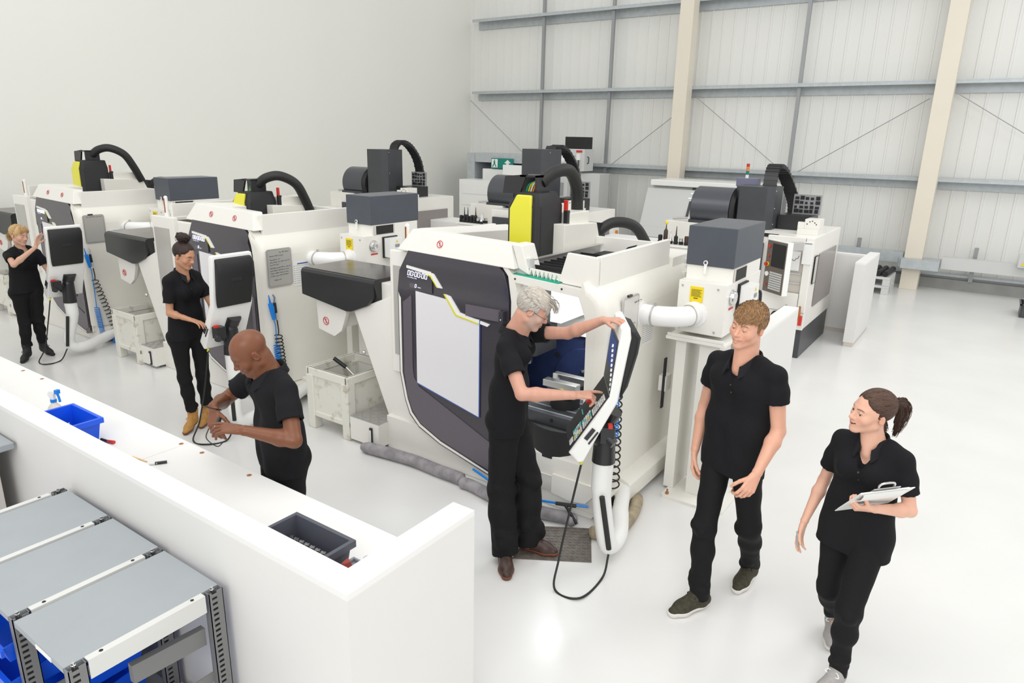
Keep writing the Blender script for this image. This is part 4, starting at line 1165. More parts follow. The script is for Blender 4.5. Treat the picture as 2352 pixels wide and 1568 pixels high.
# ------------------------------------------------------------------ shelving in the foreground
root = thing('shelving_unit', (-2.95, 1.0, 0), 'grey slotted-post shelving of three bays standing before the white partition', 'shelving')
xs = [-2.29, -2.735, -3.18, -3.625]
for i in range(3):
    b = MB().use(SHELFG).box(xs[i + 1] + .016, .735, .822, xs[i] - .032, 1.31, .85)
    sh = b.build('shelf', par=root, bevel=.002)
    if i == 0:
        MB().use(LINEN).box(xs[1] + .2, .732, .826, xs[1] + .32, .735, .842).build('label_strip', par=sh)
for i, x in enumerate(xs):
    b = MB().use(RAILW)
    b.prism([(x - .03, .852), (x, .852), (x, .775), (x - .004, .775), (x - .004, .846), (x - .03, .846)], 'xz', .80, 1.235)
    b.use(MATTB)
    for y in (.85, 1.19):
        b.cyl((x - .016, y, .8515), (x - .016, y, .853), .007, n=12)
    b.build('side_rail', par=root)
    for y0, y1 in ((.735, .795), (1.25, 1.31)):
        b = MB().use(SHELFF)
        b.box(x - .036, y0, 0, x - .033, y1, .848)
        # slotted face towards the outside
        for a0, a1 in ((0, .012), (.034, .06)):
            b.box(x - .003, y0 + a0, 0, x, y0 + a1, .848)
        for k in range(34):
            b.box(x - .003, y0 + .012, k * .025, x, y0 + .034, k * .025 + .013)
        b.box(x - .034, y0, 0, x, y0 + .003, .848).box(x - .034, y1 - .003, 0, x, y1, .848)
        b.use(CHROME).cyl((x - .018, y0 + .025, .835), (x - .018, y0 + .025, .852), .009, n=6).cyl((x - .018, y0 + .025, .852), (x - .018, y0 + .025, .862), .006, n=10)
        b.build('post', par=root)
for i, x in enumerate(xs):
    MB().use(SHELFF).prism([(.78, .42), (1.27, .42), (1.27, .47), (.78, .47)], 'yz', x - .03, x - .026).build('cross_brace', par=root)
for i in range(1):
    MB().use(SHELFF).loft([[(-2.33, .95, .62), (-2.33, .95, .70), (-2.36, .95, .70), (-2.36, .95, .62)], [(-2.33, 1.24, .60), (-2.33, 1.24, .68), (-2.36, 1.24, .68), (-2.36, 1.24, .60)]]).build('angled_rail', par=root)
    MB().use(SHELFG).box(-2.70, .74, .15, -2.33, 1.3, .17).build('lower_shelf', par=root)


def make_bin(x0, y0, z0, w, d, h, m, name, front=False):
    b = MB().use(m)
    t = .006
    fz = h * (.55 if front else 1)
    b.loft([[(x0 + .02, y0 + .02, z0), (x0 + w - .02, y0 + .02, z0), (x0 + w - .02, y0 + d - .02, z0), (x0 + .02, y0 + d - .02, z0)], [(x0, y0, z0 + fz), (x0 + w, y0, z0 + fz), (x0 + w, y0 + d, z0 + h), (x0, y0 + d, z0 + h)],
            [(x0 + t, y0 + t, z0 + fz), (x0 + w - t, y0 + t, z0 + fz), (x0 + w - t, y0 + d - t, z0 + h), (x0 + t, y0 + d - t, z0 + h)], [(x0 + .024, y0 + .024, z0 + t), (x0 + w - .024, y0 + .024, z0 + t), (x0 + w - .024, y0 + d - .024, z0 + t), (x0 + .024, y0 + d - .024, z0 + t)]])
    r = .012
    b.box(x0 - r, y0 - r, z0 + fz - .03, x0 + w + r, y0, z0 + fz)
    if not front:
        b.box(x0 - r, y0 + d, z0 + h - .03, x0 + w + r, y0 + d + r, z0 + h).box(x0 - r, y0, z0 + h - .03, x0, y0 + d, z0 + h).box(x0 + w, y0, z0 + h - .03, x0 + w + r, y0 + d, z0 + h)
        b.box(x0 + .01, y0 - .004, z0, x0 + w - .01, y0 + .02, z0 + .02).box(x0 + w - .03, y0 - r, z0, x0 + w, y0, z0 + h)
    return b.build(name)


for bay, lab in ((1, 'middle'), (2, 'left')):
    for k in range(5):
        o = make_bin(xs[bay + 1] + .02, .70, .02 + k * .155, .385, .5, .15, BLUE, 'parts_bin', True)
        nth = ('bottom', 'second from bottom', 'third from bottom', 'second from top', 'top')[k]
        tag(o, 'open-fronted blue bin in the %s shelving bay, %s of its stack' % (lab, nth), 'bin', 'blue bins in the shelving')
o = make_bin(-2.69, .76, .172, .2, .3, .12, BLUE, 'parts_bin', True)
tag(o, 'open-fronted blue bin standing alone in the nearest shelving bay', 'bin', 'blue bins in the shelving')

root = thing('desk', (-4.9, 1.0, 0), 'grey-topped desk at left edge of photo beside the shelving', 'desk')
MB().use(SHELFG).box(-5.6, .7, .88, -4.28, 1.33, .92).build('desktop', par=root, bevel=.006)
MB().use(BEIGE).box(-5.1, .78, .02, -4.36, 1.26, .88).build('pedestal', par=root, bevel=.004)
b = MB().use(BLACK).tube(sm([(-4.1, .6, .06), (-4.15, 1.0, .06), (-4.4, 1.15, .05)], 5), .02, 8)

# ------------------------------------------------------------------ things on the long worktop
root = thing('storage_bin', (-4.16, 1.58, .88), 'blue plastic bin on the white worktop behind the partition', 'bin')
make_bin(-4.33, 1.48, .88, .34, .19, .15, BLUE, 'bin_body').parent = root
bb = [o for o in bpy.data.objects if o.name.startswith('bin_body')][-1]
bb.location = bb.location - root.location
r = random.Random(8)
for k in range(5):
    b = MB().use(CHROME if k % 2 else GREY).cyl((-4.3 + k * .055, 1.53, .905), (-4.26 + k * .055, 1.6, .93 + r.random() * .03), .016, n=10)
    tag(b.build('machined_part'), 'small metal part lying inside the blue bin', 'part', 'metal parts in the blue bin')
root = thing('storage_bin', (-2.08, 1.58, .88), 'dark grey plastic bin of metal parts on the white worktop', 'bin')
make_bin(-2.255, 1.475, .88, .345, .185, .15, BINGREY, 'bin_body').parent = root
bb = [o for o in bpy.data.objects if o.name.startswith('bin_body')][-1]
bb.location = bb.location - root.location
for k in range(9):
    x = -2.225 + k * .034
    b = MB().use(ALU).box(x, 1.51, .889, x + .016, 1.625, .945).use(CHROME).lathe((x + .009, 1.60, .945), [(.006, 0), (.009, .014), (.009, .02), (0, .02)], 10)
    tag(b.build('machined_part'), 'small bright metal part standing inside the dark grey bin', 'part', 'metal parts in the dark grey bin')
b = MB().use(CHROME).cyl((-1.85, 1.685, .88), (-1.85, 1.685, .96), .018, n=14)
tag(b.build('metal_ring'), 'round metal piece beside the dark grey bin on the worktop', 'part')
root = thing('parts_tray', (-1.83, 1.6, .88), 'small pale grey tray beside the dark grey bin on the worktop', 'tray')
b = MB().use(mat('tray_grey', (.3, .32, .35), .4)).box(-1.885, 1.5, .88, -1.795, 1.645, .955).box(-1.89, 1.5, .955, -1.88, 1.65, .97).box(-1.80, 1.5, .955, -1.79, 1.65, .97).box(-1.88, 1.64, .955, -1.80, 1.65, .97)
b.build('tray_body', par=root, bevel=.003)
b = MB().use(mat('rag_red', (.35, .06, .05), .7)).loft([[(-1.878, 1.56, .956), (-1.85, 1.56, .956), (-1.85, 1.61, .956), (-1.878, 1.61, .956)], [(-1.876, 1.57, .985), (-1.855, 1.57, .99), (-1.855, 1.6, .985), (-1.872, 1.605, .995)]])
tag(b.build('red_clamp'), 'dull red piece resting on the small grey tray', 'clamp')
root = thing('spray_bottle', (-4.62, 1.74, .88), 'white spray bottle with blue trigger beside the blue bin', 'bottle')
cx, cy = -4.56, 1.66
MB().use(mat('bottle_plastic', (.80, .76, .66), .35)).lathe((cx, cy, .88), [(.04, 0), (.043, .005), (.043, .05), (.035, .08), (.016, .105), (.015, .115)], 20).build('bottle_body', par=root)
MB().use(BLUEL).lathe((cx, cy, .88), [(.018, .112), (.018, .13)], 16).build('cap', par=root)
T = Matrix.Translation((cx, cy, 1.01)) @ Matrix.Rotation(R_(20), 4, 'Z')
MB(T).use(HOSE).loft([[(-.012, -.01, 0), (.012, -.01, 0), (.012, .01, 0), (-.012, .01, 0)], [(-.03, -.01, .03), (.014, -.01, .03), (.014, .01, .03), (-.03, .01, .03)], [(-.02, -.009, .05), (.03, -.009, .055), (.03, .009, .055), (-.02, .009, .05)]]).build('spray_head', par=root)
MB(T).use(BLUEL).box(.028, -.012, .04, .05, .012, .065).tube(sm([(.036, 0, .045), (.045, 0, .02), (.05, 0, -.012)], 4), .007, 8).build('trigger', par=root)
b = MB().use(PENCIL).cyl((-3.665, 1.665, .884), (-3.545, 1.68, .884), .004, n=6)
tag(b.build('pencil'), 'yellow pencil lying on the white worktop', 'pencil')
root = thing('marker_pen', (-3.47, 1.71, .885), 'black-capped white marker pen on the worktop beside the pencil', 'pen')
MB().use(PWHITE).cyl((-3.50, 1.67, .888), (-3.475, 1.70, .888), .007, n=12).build('barrel', par=root)
MB().use(BLACK).cyl((-3.482, 1.692, .888), (-3.45, 1.74, .888), .008, n=12).build('pen_cap', par=root)
root = thing('marker_pen', (-3.95, 1.68, .885), 'red-capped dark marker pen on the worktop right of the blue bin', 'pen')
MB().use(BLACK).cyl((-4.02, 1.67, .888), (-3.95, 1.68, .888), .008, n=12).build('barrel', par=root)
MB().use(RED).cyl((-3.96, 1.678, .89), (-3.915, 1.69, .89), .008, .011, n=12).build('pen_cap', par=root)
# ------------------------------------------------------------------ smooth solid modelling for the people
V = lambda *a: np.array(a, dtype=np.float64)


def nrm(v):
    v = np.array(v, dtype=np.float64)
    return v / np.linalg.norm(v)


class SDF:
    def __init__(s, lo, hi, h):
        s.lo, s.h = np.array(lo, float), h
        s.n = np.ceil((np.array(hi) - s.lo) / h).astype(int) + 1
        s.D = np.full(tuple(s.n), .2, np.float32)
        s.ax = [(s.lo[i] + h * np.arange(s.n[i])).astype(np.float32) for i in range(3)]

    def reg(s, lo, hi):
        a = np.clip(np.floor((np.array(lo) - s.lo) / s.h).astype(int), 0, s.n)
        b = np.clip(np.ceil((np.array(hi) - s.lo) / s.h).astype(int) + 1, 0, s.n)
        if np.any(b - a < 1):
            return None, None
        sl = tuple(slice(a[i], b[i]) for i in range(3))
        return sl, [s.ax[0][a[0]:b[0], None, None], s.ax[1][None, a[1]:b[1], None], s.ax[2][None, None, a[2]:b[2]]]

    def comb(s, sl, d, k, op):
        A = s.D[sl]
        if op == 'u':
            if k > 0:
                h = np.clip(.5 + .5 * (A - d) / k, 0, 1)
                A[...] = A * (1 - h) + d * h - k * h * (1 - h)
            else:
                np.minimum(A, d, out=A)
        else:                                   # subtract
            if k > 0:
                h = np.clip(.5 - .5 * (A + d) / k, 0, 1)
                A[...] = A * (1 - h) - d * h + k * h * (1 - h)
            else:
                np.maximum(A, -d, out=A)

    def cone(s, a, b, ra, rb, k=.02, fl=None, op='u'):
        a, b = np.array(a, float), np.array(b, float)
        m = max(ra, rb) + k + 3 * s.h + (.03 if op == 'u' else 0)
        sl, P = s.reg(np.minimum(a, b) - m, np.maximum(a, b) + m)
        if sl is None:
            return
        ab = b - a
        L = float(ab @ ab) or 1e-9
        q = [(P[i] - np.float32(a[i])) for i in range(3)]
        t = np.clip((q[0] * ab[0] + q[1] * ab[1] + q[2] * ab[2]) / L, 0, 1).astype(np.float32)
        r = [q[i] - t * np.float32(ab[i]) for i in range(3)]
        d2 = r[0] ** 2 + r[1] ** 2 + r[2] ** 2
        if fl is not None:
            ax, f = fl
            w = r[0] * ax[0] + r[1] * ax[1] + r[2] * ax[2]
            d2 = d2 + w * w * (f * f - 1)
        s.comb(sl, np.sqrt(d2) - (ra + (rb - ra) * t), k, op)

    def ell(s, c, rad, R=None, k=.02, op='u'):
        c, rad = np.array(c, float), np.array(rad, float)
        m = max(rad) + k + 3 * s.h + (.02 if op == 'u' else 0)
        sl, P = s.reg(c - m, c + m)
        if sl is None:
            return
        q = [P[i] - np.float32(c[i]) for i in range(3)]
        R = np.eye(3) if R is None else R          # columns = local axes
        u = [(q[0] * R[0, i] + q[1] * R[1, i] + q[2] * R[2, i]) for i in range(3)]
        k0 = np.sqrt(sum((u[i] / rad[i]) ** 2 for i in range(3)))
        k1 = np.sqrt(sum((u[i] / rad[i] ** 2) ** 2 for i in range(3))) + 1e-6
        s.comb(sl, (k0 * (k0 - 1) / k1).astype(np.float32), k, op)

    def plane(s, p, n, op='cut', lo=None, hi=None):
        """cut away the side the normal points to"""
        n = nrm(n)
        sl, P = s.reg(s.lo if lo is None else lo, s.lo + s.h * s.n if hi is None else hi)
        if sl is None:
            return
        d = ((P[0] - p[0]) * n[0] + (P[1] - p[1]) * n[1] + (P[2] - p[2]) * n[2]).astype(np.float32)
        np.maximum(s.D[sl], d, out=s.D[sl])

    def ripple(s, amp, fr, seed=0):
        r = np.random.RandomState(seed)
        X = [s.ax[0][:, None, None], s.ax[1][None, :, None], s.ax[2][None, None, :]]
        for i in range(5):
            v = r.randn(3)
            v *= fr * (.6 + .9 * r.rand()) / np.linalg.norm(v)
            w = r.randn(3)
            w *= fr * .4 / np.linalg.norm(w)
            s.D += (amp * np.sin(X[0] * v[0] + X[1] * v[1] + X[2] * v[2] + 1.5 * np.sin(X[0] * w[0] + X[1] * w[1] + X[2] * w[2]) + r.rand() * 6) / 2.2).astype(np.float32)

    def mesh(s):
        D = s.D
        I = D < 0
        c = np.zeros(tuple(np.array(D.shape) - 1), np.int8)
        for i in (0, 1):
            for j in (0, 1):
                for k in (0, 1):
                    c += I[i:i + c.shape[0], j:j + c.shape[1], k:k + c.shape[2]]
        act = np.argwhere((c > 0) & (c < 8))
        N = len(act)
        acc, cnt = np.zeros((N, 3)), np.zeros(N)
        x, y, z = act.T
        for ax in range(3):
            o1, o2 = [q for q in range(3) if q != ax]
            for i in (0, 1):
                for j in (0, 1):
                    p = act.copy()
                    p[:, o1] += i
                    p[:, o2] += j
                    q = p.copy()
                    q[:, ax] += 1
                    da, db = D[p[:, 0], p[:, 1], p[:, 2]], D[q[:, 0], q[:, 1], q[:, 2]]
                    m = (da < 0) != (db < 0)
                    t = np.where(m, da / np.where(m, da - db, 1), 0)
                    pt = p.astype(float)
                    pt[:, ax] += t
                    acc[m] += pt[m]
                    cnt[m] += 1
        verts = s.lo + s.h * acc / np.maximum(cnt, 1)[:, None]
        idx = np.full(c.shape, -1, np.int32)
        idx[x, y, z] = np.arange(N)
        quads = []
        for ax in range(3):
            o1, o2 = (ax + 1) % 3, (ax + 2) % 3
            sa = [slice(None)] * 3
            sb = [slice(None)] * 3
            sa[ax], sb[ax] = slice(0, -1), slice(1, None)
            E = np.argwhere(I[tuple(sa)] != I[tuple(sb)])
            E = E[(E[:, o1] > 0) & (E[:, o2] > 0) & (E[:, o1] < c.shape[o1]) & (E[:, o2] < c.shape[o2])]
            ids = []
            for d1, d2 in ((-1, -1), (0, -1), (0, 0), (-1, 0)):
                p = E.copy()
                p[:, o1] += d1
                p[:, o2] += d2
                ids.append(idx[p[:, 0], p[:, 1], p[:, 2]])
            q = np.stack(ids, 1)
            flip = ~I[E[:, 0], E[:, 1], E[:, 2]]
            q[flip] = q[flip][:, ::-1]
            quads.append(q[(q >= 0).all(1)])
        return verts, np.concatenate(quads)


def solid(name, parts, m, par, colour=None, smooth=0):
    """parts: list of (verts, quads) joined into ONE mesh object"""
    vs, fs, n = [], [], 0
    for v, q in parts:
        vs.append(v)
        fs.append(q + n)
        n += len(v)
    v, q = np.concatenate(vs), np.concatenate(fs)
    me = bpy.data.meshes.new(name)
    off = np.array(par['_w'])
    me.vertices.add(len(v))
    me.vertices.foreach_set('co', (v - off).astype(np.float32).ravel())
    me.loops.add(len(q) * 4)
    me.loops.foreach_set('vertex_index', q.astype(np.int32).ravel())
    me.polygons.add(len(q))
    me.polygons.foreach_set('loop_start', np.arange(0, len(q) * 4, 4, dtype=np.int32))
    me.update(calc_edges=True)
    me.validate()
    me.shade_smooth()
    if colour is not None:
        ca = me.color_attributes.new('Col', 'FLOAT_COLOR', 'POINT')
        col = np.ones((len(v), 4), np.float32)
        col[:, :3] = colour(v) if callable(colour) else colour
        ca.data.foreach_set('color', col.ravel())
    me.materials.append(m)
    o = bpy.data.objects.new(name, me)
    COL.objects.link(o)
    o.parent = par
    o['_w'] = list(off)
    if smooth:
        md = o.modifiers.new('smooth', 'SMOOTH')
        md.iterations, md.factor = smooth, .5
    return o


def hand(W, d, n, side, curl, sc=1.0, spread=.06, thumb=(.75, .55, .35), tcurl=.25):
    """list of cones: palm, four fingers of unequal length, thumb from the side of the palm"""
    d, n = nrm(d), nrm(n)
    n = nrm(n - d * (n @ d))
    t = np.cross(d, n) * (1 if side == 'R' else -1)      # towards the thumb
    out = []
    out.append((W - d * .012 * sc, W + d * .012 * sc, .025 * sc, .0235 * sc, .015, (n, 1.25)))
    segs = ((.043, .026, .021), (.047, .030, .022), (.043, .027, .021), (.034, .021, .018))
    kn = (.092, .095, .09, .082)
    for i in range(4):
        a = (1.5 - i) * .0195 * sc
        K = W + d * kn[i] * sc + t * a - n * (.002 if i in (1, 2) else 0) * sc
        out.append((W + d * .012 * sc + t * a * .55, K, .0145 * sc, .0112 * sc, .010, (n, 1.15)))
        dd = nrm(d + t * (1.5 - i) * spread)
        p, ang = K, 0
        for j in range(3):
            c = curl[i] if not isinstance(curl[i], tuple) else curl[i][j]
            ang += c
            v = dd * math.cos(ang) + n * math.sin(ang)
            e = p + v * segs[i][j] * sc
            r0, r1 = (.0098, .0088) if j == 0 else (.0086, .0078) if j == 1 else (.0077, .0066)
            w = .9 if i == 3 else 1
            out.append((p, e, r0 * w * sc, r1 * w * sc, .003, None))
            p = e
    out.append((W + d * .015 * sc + t * .012 * sc, W + d * .045 * sc + t * .026 * sc + n * .008 * sc, .016 * sc, .0145 * sc, .010, None))
    p = W + d * .042 * sc + t * .03 * sc + n * .008 * sc
    v = nrm(d * thumb[0] + t * thumb[1] + n * thumb[2])
    u2 = nrm(n * .6 - t * .8 + d * .3)
    for j, (L, r0, r1) in enumerate(((.036, .0125, .0108), (.031, .0108, .0098), (.024, .0098, .0075))):
        e = p + v * L * sc
        out.append((p, e, r0 * sc, r1 * sc, .004, None))
        p = e
        v = nrm(v + u2 * tcurl)
    return out


def frame(f, up=(0, 0, 1)):
    f = nrm(f)
    l = nrm(np.cross(up, f))
    return np.stack([l, f, np.cross(l * -1, f) * -1 if False else np.cross(f, l) * -1 if False else nrm(np.cross(l, f))], 1)


def head_frame(f, pitch=0, roll=0):
    """columns: person's left, forward, up; pitch > 0 looks down; roll > 0 tips towards the left shoulder"""
    l = nrm(np.cross((0, 0, 1), nrm((f[0], f[1], 0))))
    f0 = nrm((f[0], f[1], 0))
    u0 = V(0, 0, 1)
    p = R_(pitch)
    f1, u1 = f0 * math.cos(p) - u0 * math.sin(p), u0 * math.cos(p) + f0 * math.sin(p)
    r = R_(roll)
    l1, u2 = l * math.cos(r) - u1 * math.sin(r), u1 * math.cos(r) + l * math.sin(r)
    return np.stack([l1, f1, u2], 1)


def noise3(P, seed, f):
    r = np.random.RandomState(seed)
    o = np.zeros(len(P))
    for i in range(4):
        o += np.sin(P @ (r.randn(3) * f) + r.rand() * 6 + 1.3 * np.sin(P @ (r.randn(3) * f * .6)))
    return o / 4


def sstep(a, b, x):
    t = np.clip((x - a) / (b - a), 0, 1)
    return t * t * (3 - 2 * t)


def person(label, J, f, sc=1.0, fem=False, skin=(.7, .42, .3), hair=None, haircol=((.2, .1, .05), (.4, .25, .1)), brow=(.2, .1, .05), lips=(.6, .25, .2),
           hf=None, pitch=0, roll=0, handR=None, handL=None, hem=.82, sleeve=.62, leg=(.088, .064, .056), shoe='shoe', shoedir=((0, -1), (0, -1)), footz=(0, 0),
           shoem=(BROWN, SOLEB), beard=None, age=0, smile=0, eyes_open=.7, h=.006, gaze=(0, -.35), tuck=False, openv=.085, waistband=None):
    J = {k: np.array(v, float) for k, v in J.items()}
    root = thing('person', (J['pel'][0], J['pel'][1], 0), label, 'person')
    f = nrm((f[0], f[1], 0))
    l = nrm(np.cross((0, 0, 1), f))
    u = V(0, 0, 1)
    H = head_frame(hf or f, pitch, roll)
    hc = J['head']
    hs = .95 * (.955 if fem else 1.0) * (.97 if sc < .92 else 1)
    hw = lambda x, y, z: hc + (H @ V(x, y, z)) * hs
    fl = (f, 1.28)
    neck, pel = J['neck'], J['pel']
    chest = neck * .72 + pel * .28
    waist = neck * .33 + pel * .67
    wr = (.066, .104, .048, .092, .076, .102) if fem else (.082, .112, .062, .103, .066, .104)
    wr = [q * sc for q in wr]

    def torso(S, g):
        S.cone(J['shL'] * .8 + J['shR'] * .2 - u * .02, J['shR'] * .8 + J['shL'] * .2 - u * .02, .055 * sc + g, .055 * sc + g, .03)
        S.cone(neck + u * .0, neck * .75 + J['shL'] * .25 - u * .015, .05 * sc + g, .05 * sc + g, .03)
        S.cone(neck * .5 + J['shL'] * .5 + u * .0, J['shL'] - u * .006, .045 * sc + g, .042 * sc + g, .03)
        S.cone(neck * .5 + J['shR'] * .5 + u * .0, J['shR'] - u * .006, .045 * sc + g, .042 * sc + g, .03)
        for sg in (1, -1):
            S.cone(chest + l * sg * wr[0] + f * .008, waist + l * sg * wr[2], wr[1] + g, wr[3] + g, .05, fl)
            S.cone(waist + l * sg * wr[2], pel + l * sg * wr[4], wr[3] + g, wr[5] + g, .05, (f, 1.15))
            if fem:
                S.ell(chest + l * sg * .066 * sc + f * .078 * sc - u * .005, (.062 * sc + g, .06 * sc + g, .065 * sc + g), None, .04)
            else:
                S.ell(chest + l * sg * .075 * sc + f * .062 * sc + u * .035, (.075 * sc + g, .045 * sc + g, .06 * sc + g), None, .04)

    def arm(S, sd):
        sh, el, w = J['sh' + sd], J['el' + sd], J['wr' + sd]
        k = (.86 if fem else 1) * sc
        S.cone(sh, el, .048 * k, .037 * k, .02)
        mid = el * .72 + w * .28
        S.cone(el, mid, .036 * k, .041 * k, .015)
        S.cone(mid, w, .041 * k, .0245 * k, .015)

    def legs(S, g, shrink=0):
        for sd in 'LR':
            hp, kn, an = J['hip' + sd], J['kn' + sd], J['an' + sd]
            S.cone(hp, kn, leg[0] * sc + g, leg[1] * sc + g, .04)
            S.cone(kn, kn * .62 + an * .38, leg[1] * sc + g, (leg[1] * .6 + leg[2] * .4) * sc + g + (.006 if not shrink else 0), .03)
            S.cone(kn * .62 + an * .38, an, (leg[1] * .6 + leg[2] * .4) * sc + g, leg[2] * sc + g, .03)
            S.ell(hp - f * .034 * sc + u * .01, (.082 * sc + g,) * 3, None, .05)

    def headprims(S):
        E = lambda c, r, k=.02, op='u', R=None: S.ell(hw(*c), np.array(r) * hs, H if R is None else H @ R, k, op)
        Cn = lambda a, b, ra, rb, k=.01, op='u': S.cone(hw(*a), hw(*b), ra * hs, rb * hs, k, None, op)
        w = .94 if fem else 1.0
        E((0, -.014, .043), (.078, .1, .087), .0)
        E((0, .028, -.012), (.066 * w, .066, .088), .03)
        for sg in (1, -1):
            Cn((sg * .05 * w, -.002, -.056), (sg * .014, .066, -.093), .024 * w, .017, .025)
            E((sg * .042 * w, .06, -.022), (.025, .022, .024), .025)
            Cn((sg * .012, .082, .03), (sg * .042, .07, .03), .012, .010, .015)
        E((0, .078, -.094), (.02 * w, .018, .017), .018)
        E((0, .075, -.05), (.033, .024, .03), .02)
        for sg in (1, -1):
            E((sg * .033, .1, .008), (.019, .019, .0135), .014, 's')
        Cn((0, .084, .024), (0, .108, -.02), .007 * w, .0095 * w, .012)
        E((0, .110, -.024), (.0115 * w, .011, .010), .008)
        for sg in (1, -1):
            E((sg * .012 * w, .099, -.027), (.0078, .010, .0075), .006)
            E((sg * .007, .104, -.034), (.004, .006, .0025), .003, 's')
        dz = .0055 * smile
        for sg in (1, -1):
            if smile > .9:
                Cn((0, .0965, -.0525), (sg * .032, .0865, -.0495), .0050, .003, .004)
                Cn((0, .095, -.0720), (sg * .031, .0865, -.0520), .0060, .003, .004)
                Cn((0, .0985, -.0622), (sg * .027, .0915, -.0515), .0058, .0026, .0015, 's')
            else:
                Cn((0, .0975, -.0545), (sg * .026 * (1 + .2 * smile), .0895 - .003 * smile, -.0585 + dz * 2), .0056, .0028, .005)
                Cn((0, .096, -.0655), (sg * .023 * (1 + .2 * smile), .0895 - .003 * smile, -.0605 + dz * 2), .0072, .003, .005)
                Cn((0, .1055, -.0597), (sg * .022 * (1 + .2 * smile), .0955 - .003 * smile, -.0592 + dz * 1.6), .0024, .0012, .002, 's')
        eo = eyes_open
        for sg in (1, -1):
            E((sg * .0325, .0765, .0075 + .016 * eo), (.0142, .0128, .0118), .003)
            # lids
            zu = .0075 + .016 * eo - .0105
            Cn((sg * .021, .084, zu - .001), (sg * .0325, .0885, zu + .001), .0038, .0042, .004)
            Cn((sg * .0325, .0885, zu + .001), (sg * .0455, .08, zu - .002), .0042, .0038, .004)
            Cn((sg * .022, .084, -.002), (sg * .044, .081, -.001), .0032, .003, .004)
            # ears
            Re = np.array(Matrix.Rotation(R_(-18) * sg, 3, 'Z') @ Matrix.Rotation(R_(-12), 3, 'X'))
            es = .86 if fem else .95
            E((sg * .079, -.014, -.004), (.009, .019 * es, .031 * es), .006, 'u', Re)
            E((sg * .0875, -.010, .001), (.0065, .012 * es, .021 * es), .002, 's', Re)
            E((sg * .083, -.014, .0), (.003, .004, .013), .003, 'u', Re)
            E((sg * .078, -.006, -.014), (.006, .008, .012), .006, 'u', Re)
        nr = (.048 if fem else .058) * sc
        S.cone(hw(0, -.028, -.045), neck - u * .03 + f * .005, nr, nr * 1.06, .02)
        S.cone(hw(0, -.005, -.07), neck - u * .05 + f * .045, nr * .8, nr * .8, .025)

    hands = {}
    for sd, hd in (('R', handR), ('L', handL)):
        if hd:
            hands[sd] = hand(J['wr' + sd] + nrm(hd[0]) * .02, hd[0], hd[1], sd, hd[2], (.88 if fem else .98) * sc, *hd[3:])

    allp = np.array([v for k, v in J.items()])
    lo, hi = allp.min(0) - .17, allp.max(0) + .17
    lo[2] = max(lo[2], -.02)
    # --- body: one continuous skin
    S = SDF(lo, hi, h)
    torso(S, -.012)
    for sd in 'LR':
        arm(S, sd)
    legs(S, -.014, 1)
    headprims(S)
    for sd in hands:
        for a, b, ra, rb, k, fz in hands[sd]:
            S.cone(a, b, ra, rb, k, fz)
    for sd, z in (('L', footz[1]), ('R', footz[0])):
        an = J['an' + sd]
        S.cone(an, an + V(*shoedir[0 if sd == 'R' else 1], 0) * .1 * sc - u * .05, .032 * sc, .026 * sc, .02)
    # the head and hands get finer grids of the same solids
    def near(S, c, rad, fn):
        sl, P = S.reg(c - rad, c + rad)
        if sl is not None:
            dist = np.sqrt((P[0] - c[0]) ** 2 + (P[1] - c[1]) ** 2 + (P[2] - c[2]) ** 2)
            S.D[sl] = fn(S.D[sl], dist, P).astype(np.float32)
    parts, fine = [], []
    F = SDF(hc - np.array((.15, .15, .27)), hc + .14, .0030 if h > .0065 else .0018)
    headprims(F)
    torso(F, -.012)
    fine.append(F)
    an_ = nrm(hc - neck)
    near(S, neck, .2, lambda D, r, P: D + .0016 * np.clip((.2 - r) / .06, 0, 1))
    near(S, hc, .17, lambda D, r, P: np.where(r < .165, np.maximum(D, (P[0] - neck[0]) * an_[0] + (P[1] - neck[1]) * an_[1] + (P[2] - neck[2]) * an_[2] - .03), D))
    F.plane(neck - u * .13, -u)
    for sd in hands:
        W = J['wr' + sd]
        pts = np.array([q for a in hands[sd] for q in (a[0], a[1])])
        fd = nrm(W - J['el' + sd])
        pts = np.vstack([pts, W - fd * .06])
        G = SDF(pts.min(0) - .04, pts.max(0) + .03, .0026)
        arm(G, sd)
        for a, b, ra, rb, k, fz in hands[sd]:
            G.cone(a, b, ra, rb, k, fz)
        G.plane(W - fd * .06, -fd)
        fine.append(G)
        near(S, W, .30, lambda D, r, P: np.where(r < .29, D + .0025 * np.clip(((P[0] - W[0]) * fd[0] + (P[1] - W[1]) * fd[1] + (P[2] - W[2]) * fd[2] + .06) / .05, 0, 1), D))
        near(S, W + fd * .12, .2, lambda D, r, P: np.where(r < .18, np.maximum(D, (P[0] - W[0]) * fd[0] + (P[1] - W[1]) * fd[1] + (P[2] - W[2]) * fd[2] + .012), D))
    for q in [S] + fine:
        parts.append(q.mesh())
    base = np.array(skin)

    def colour(v):
        L = ((v - hc) @ H) / hs
        x, y, z = L.T
        near = (np.abs(L) < .16).all(1)
        c = np.tile(base, (len(v), 1)) * (1 + .05 * noise3(v, 3, 60))[:, None]
        def mix(w, col):
            w = (w * near)[:, None]
            c[:] = c * (1 - w) + np.array(col) * w
        ax = np.abs(x)
        mix(.28 * np.exp(-(((ax - .042) / .02) ** 2 + ((z + .028) / .02) ** 2)) * (y > .03), base * V(1.0, .62, .58))
        mix(.25 * np.exp(-((ax / .015) ** 2 + ((z + .024) / .014) ** 2)) * (y > .09), base * V(1.0, .65, .6))
        mix(.3 * (ax > .076) * (y < .02) * (z < .04), base * V(1, .68, .6))
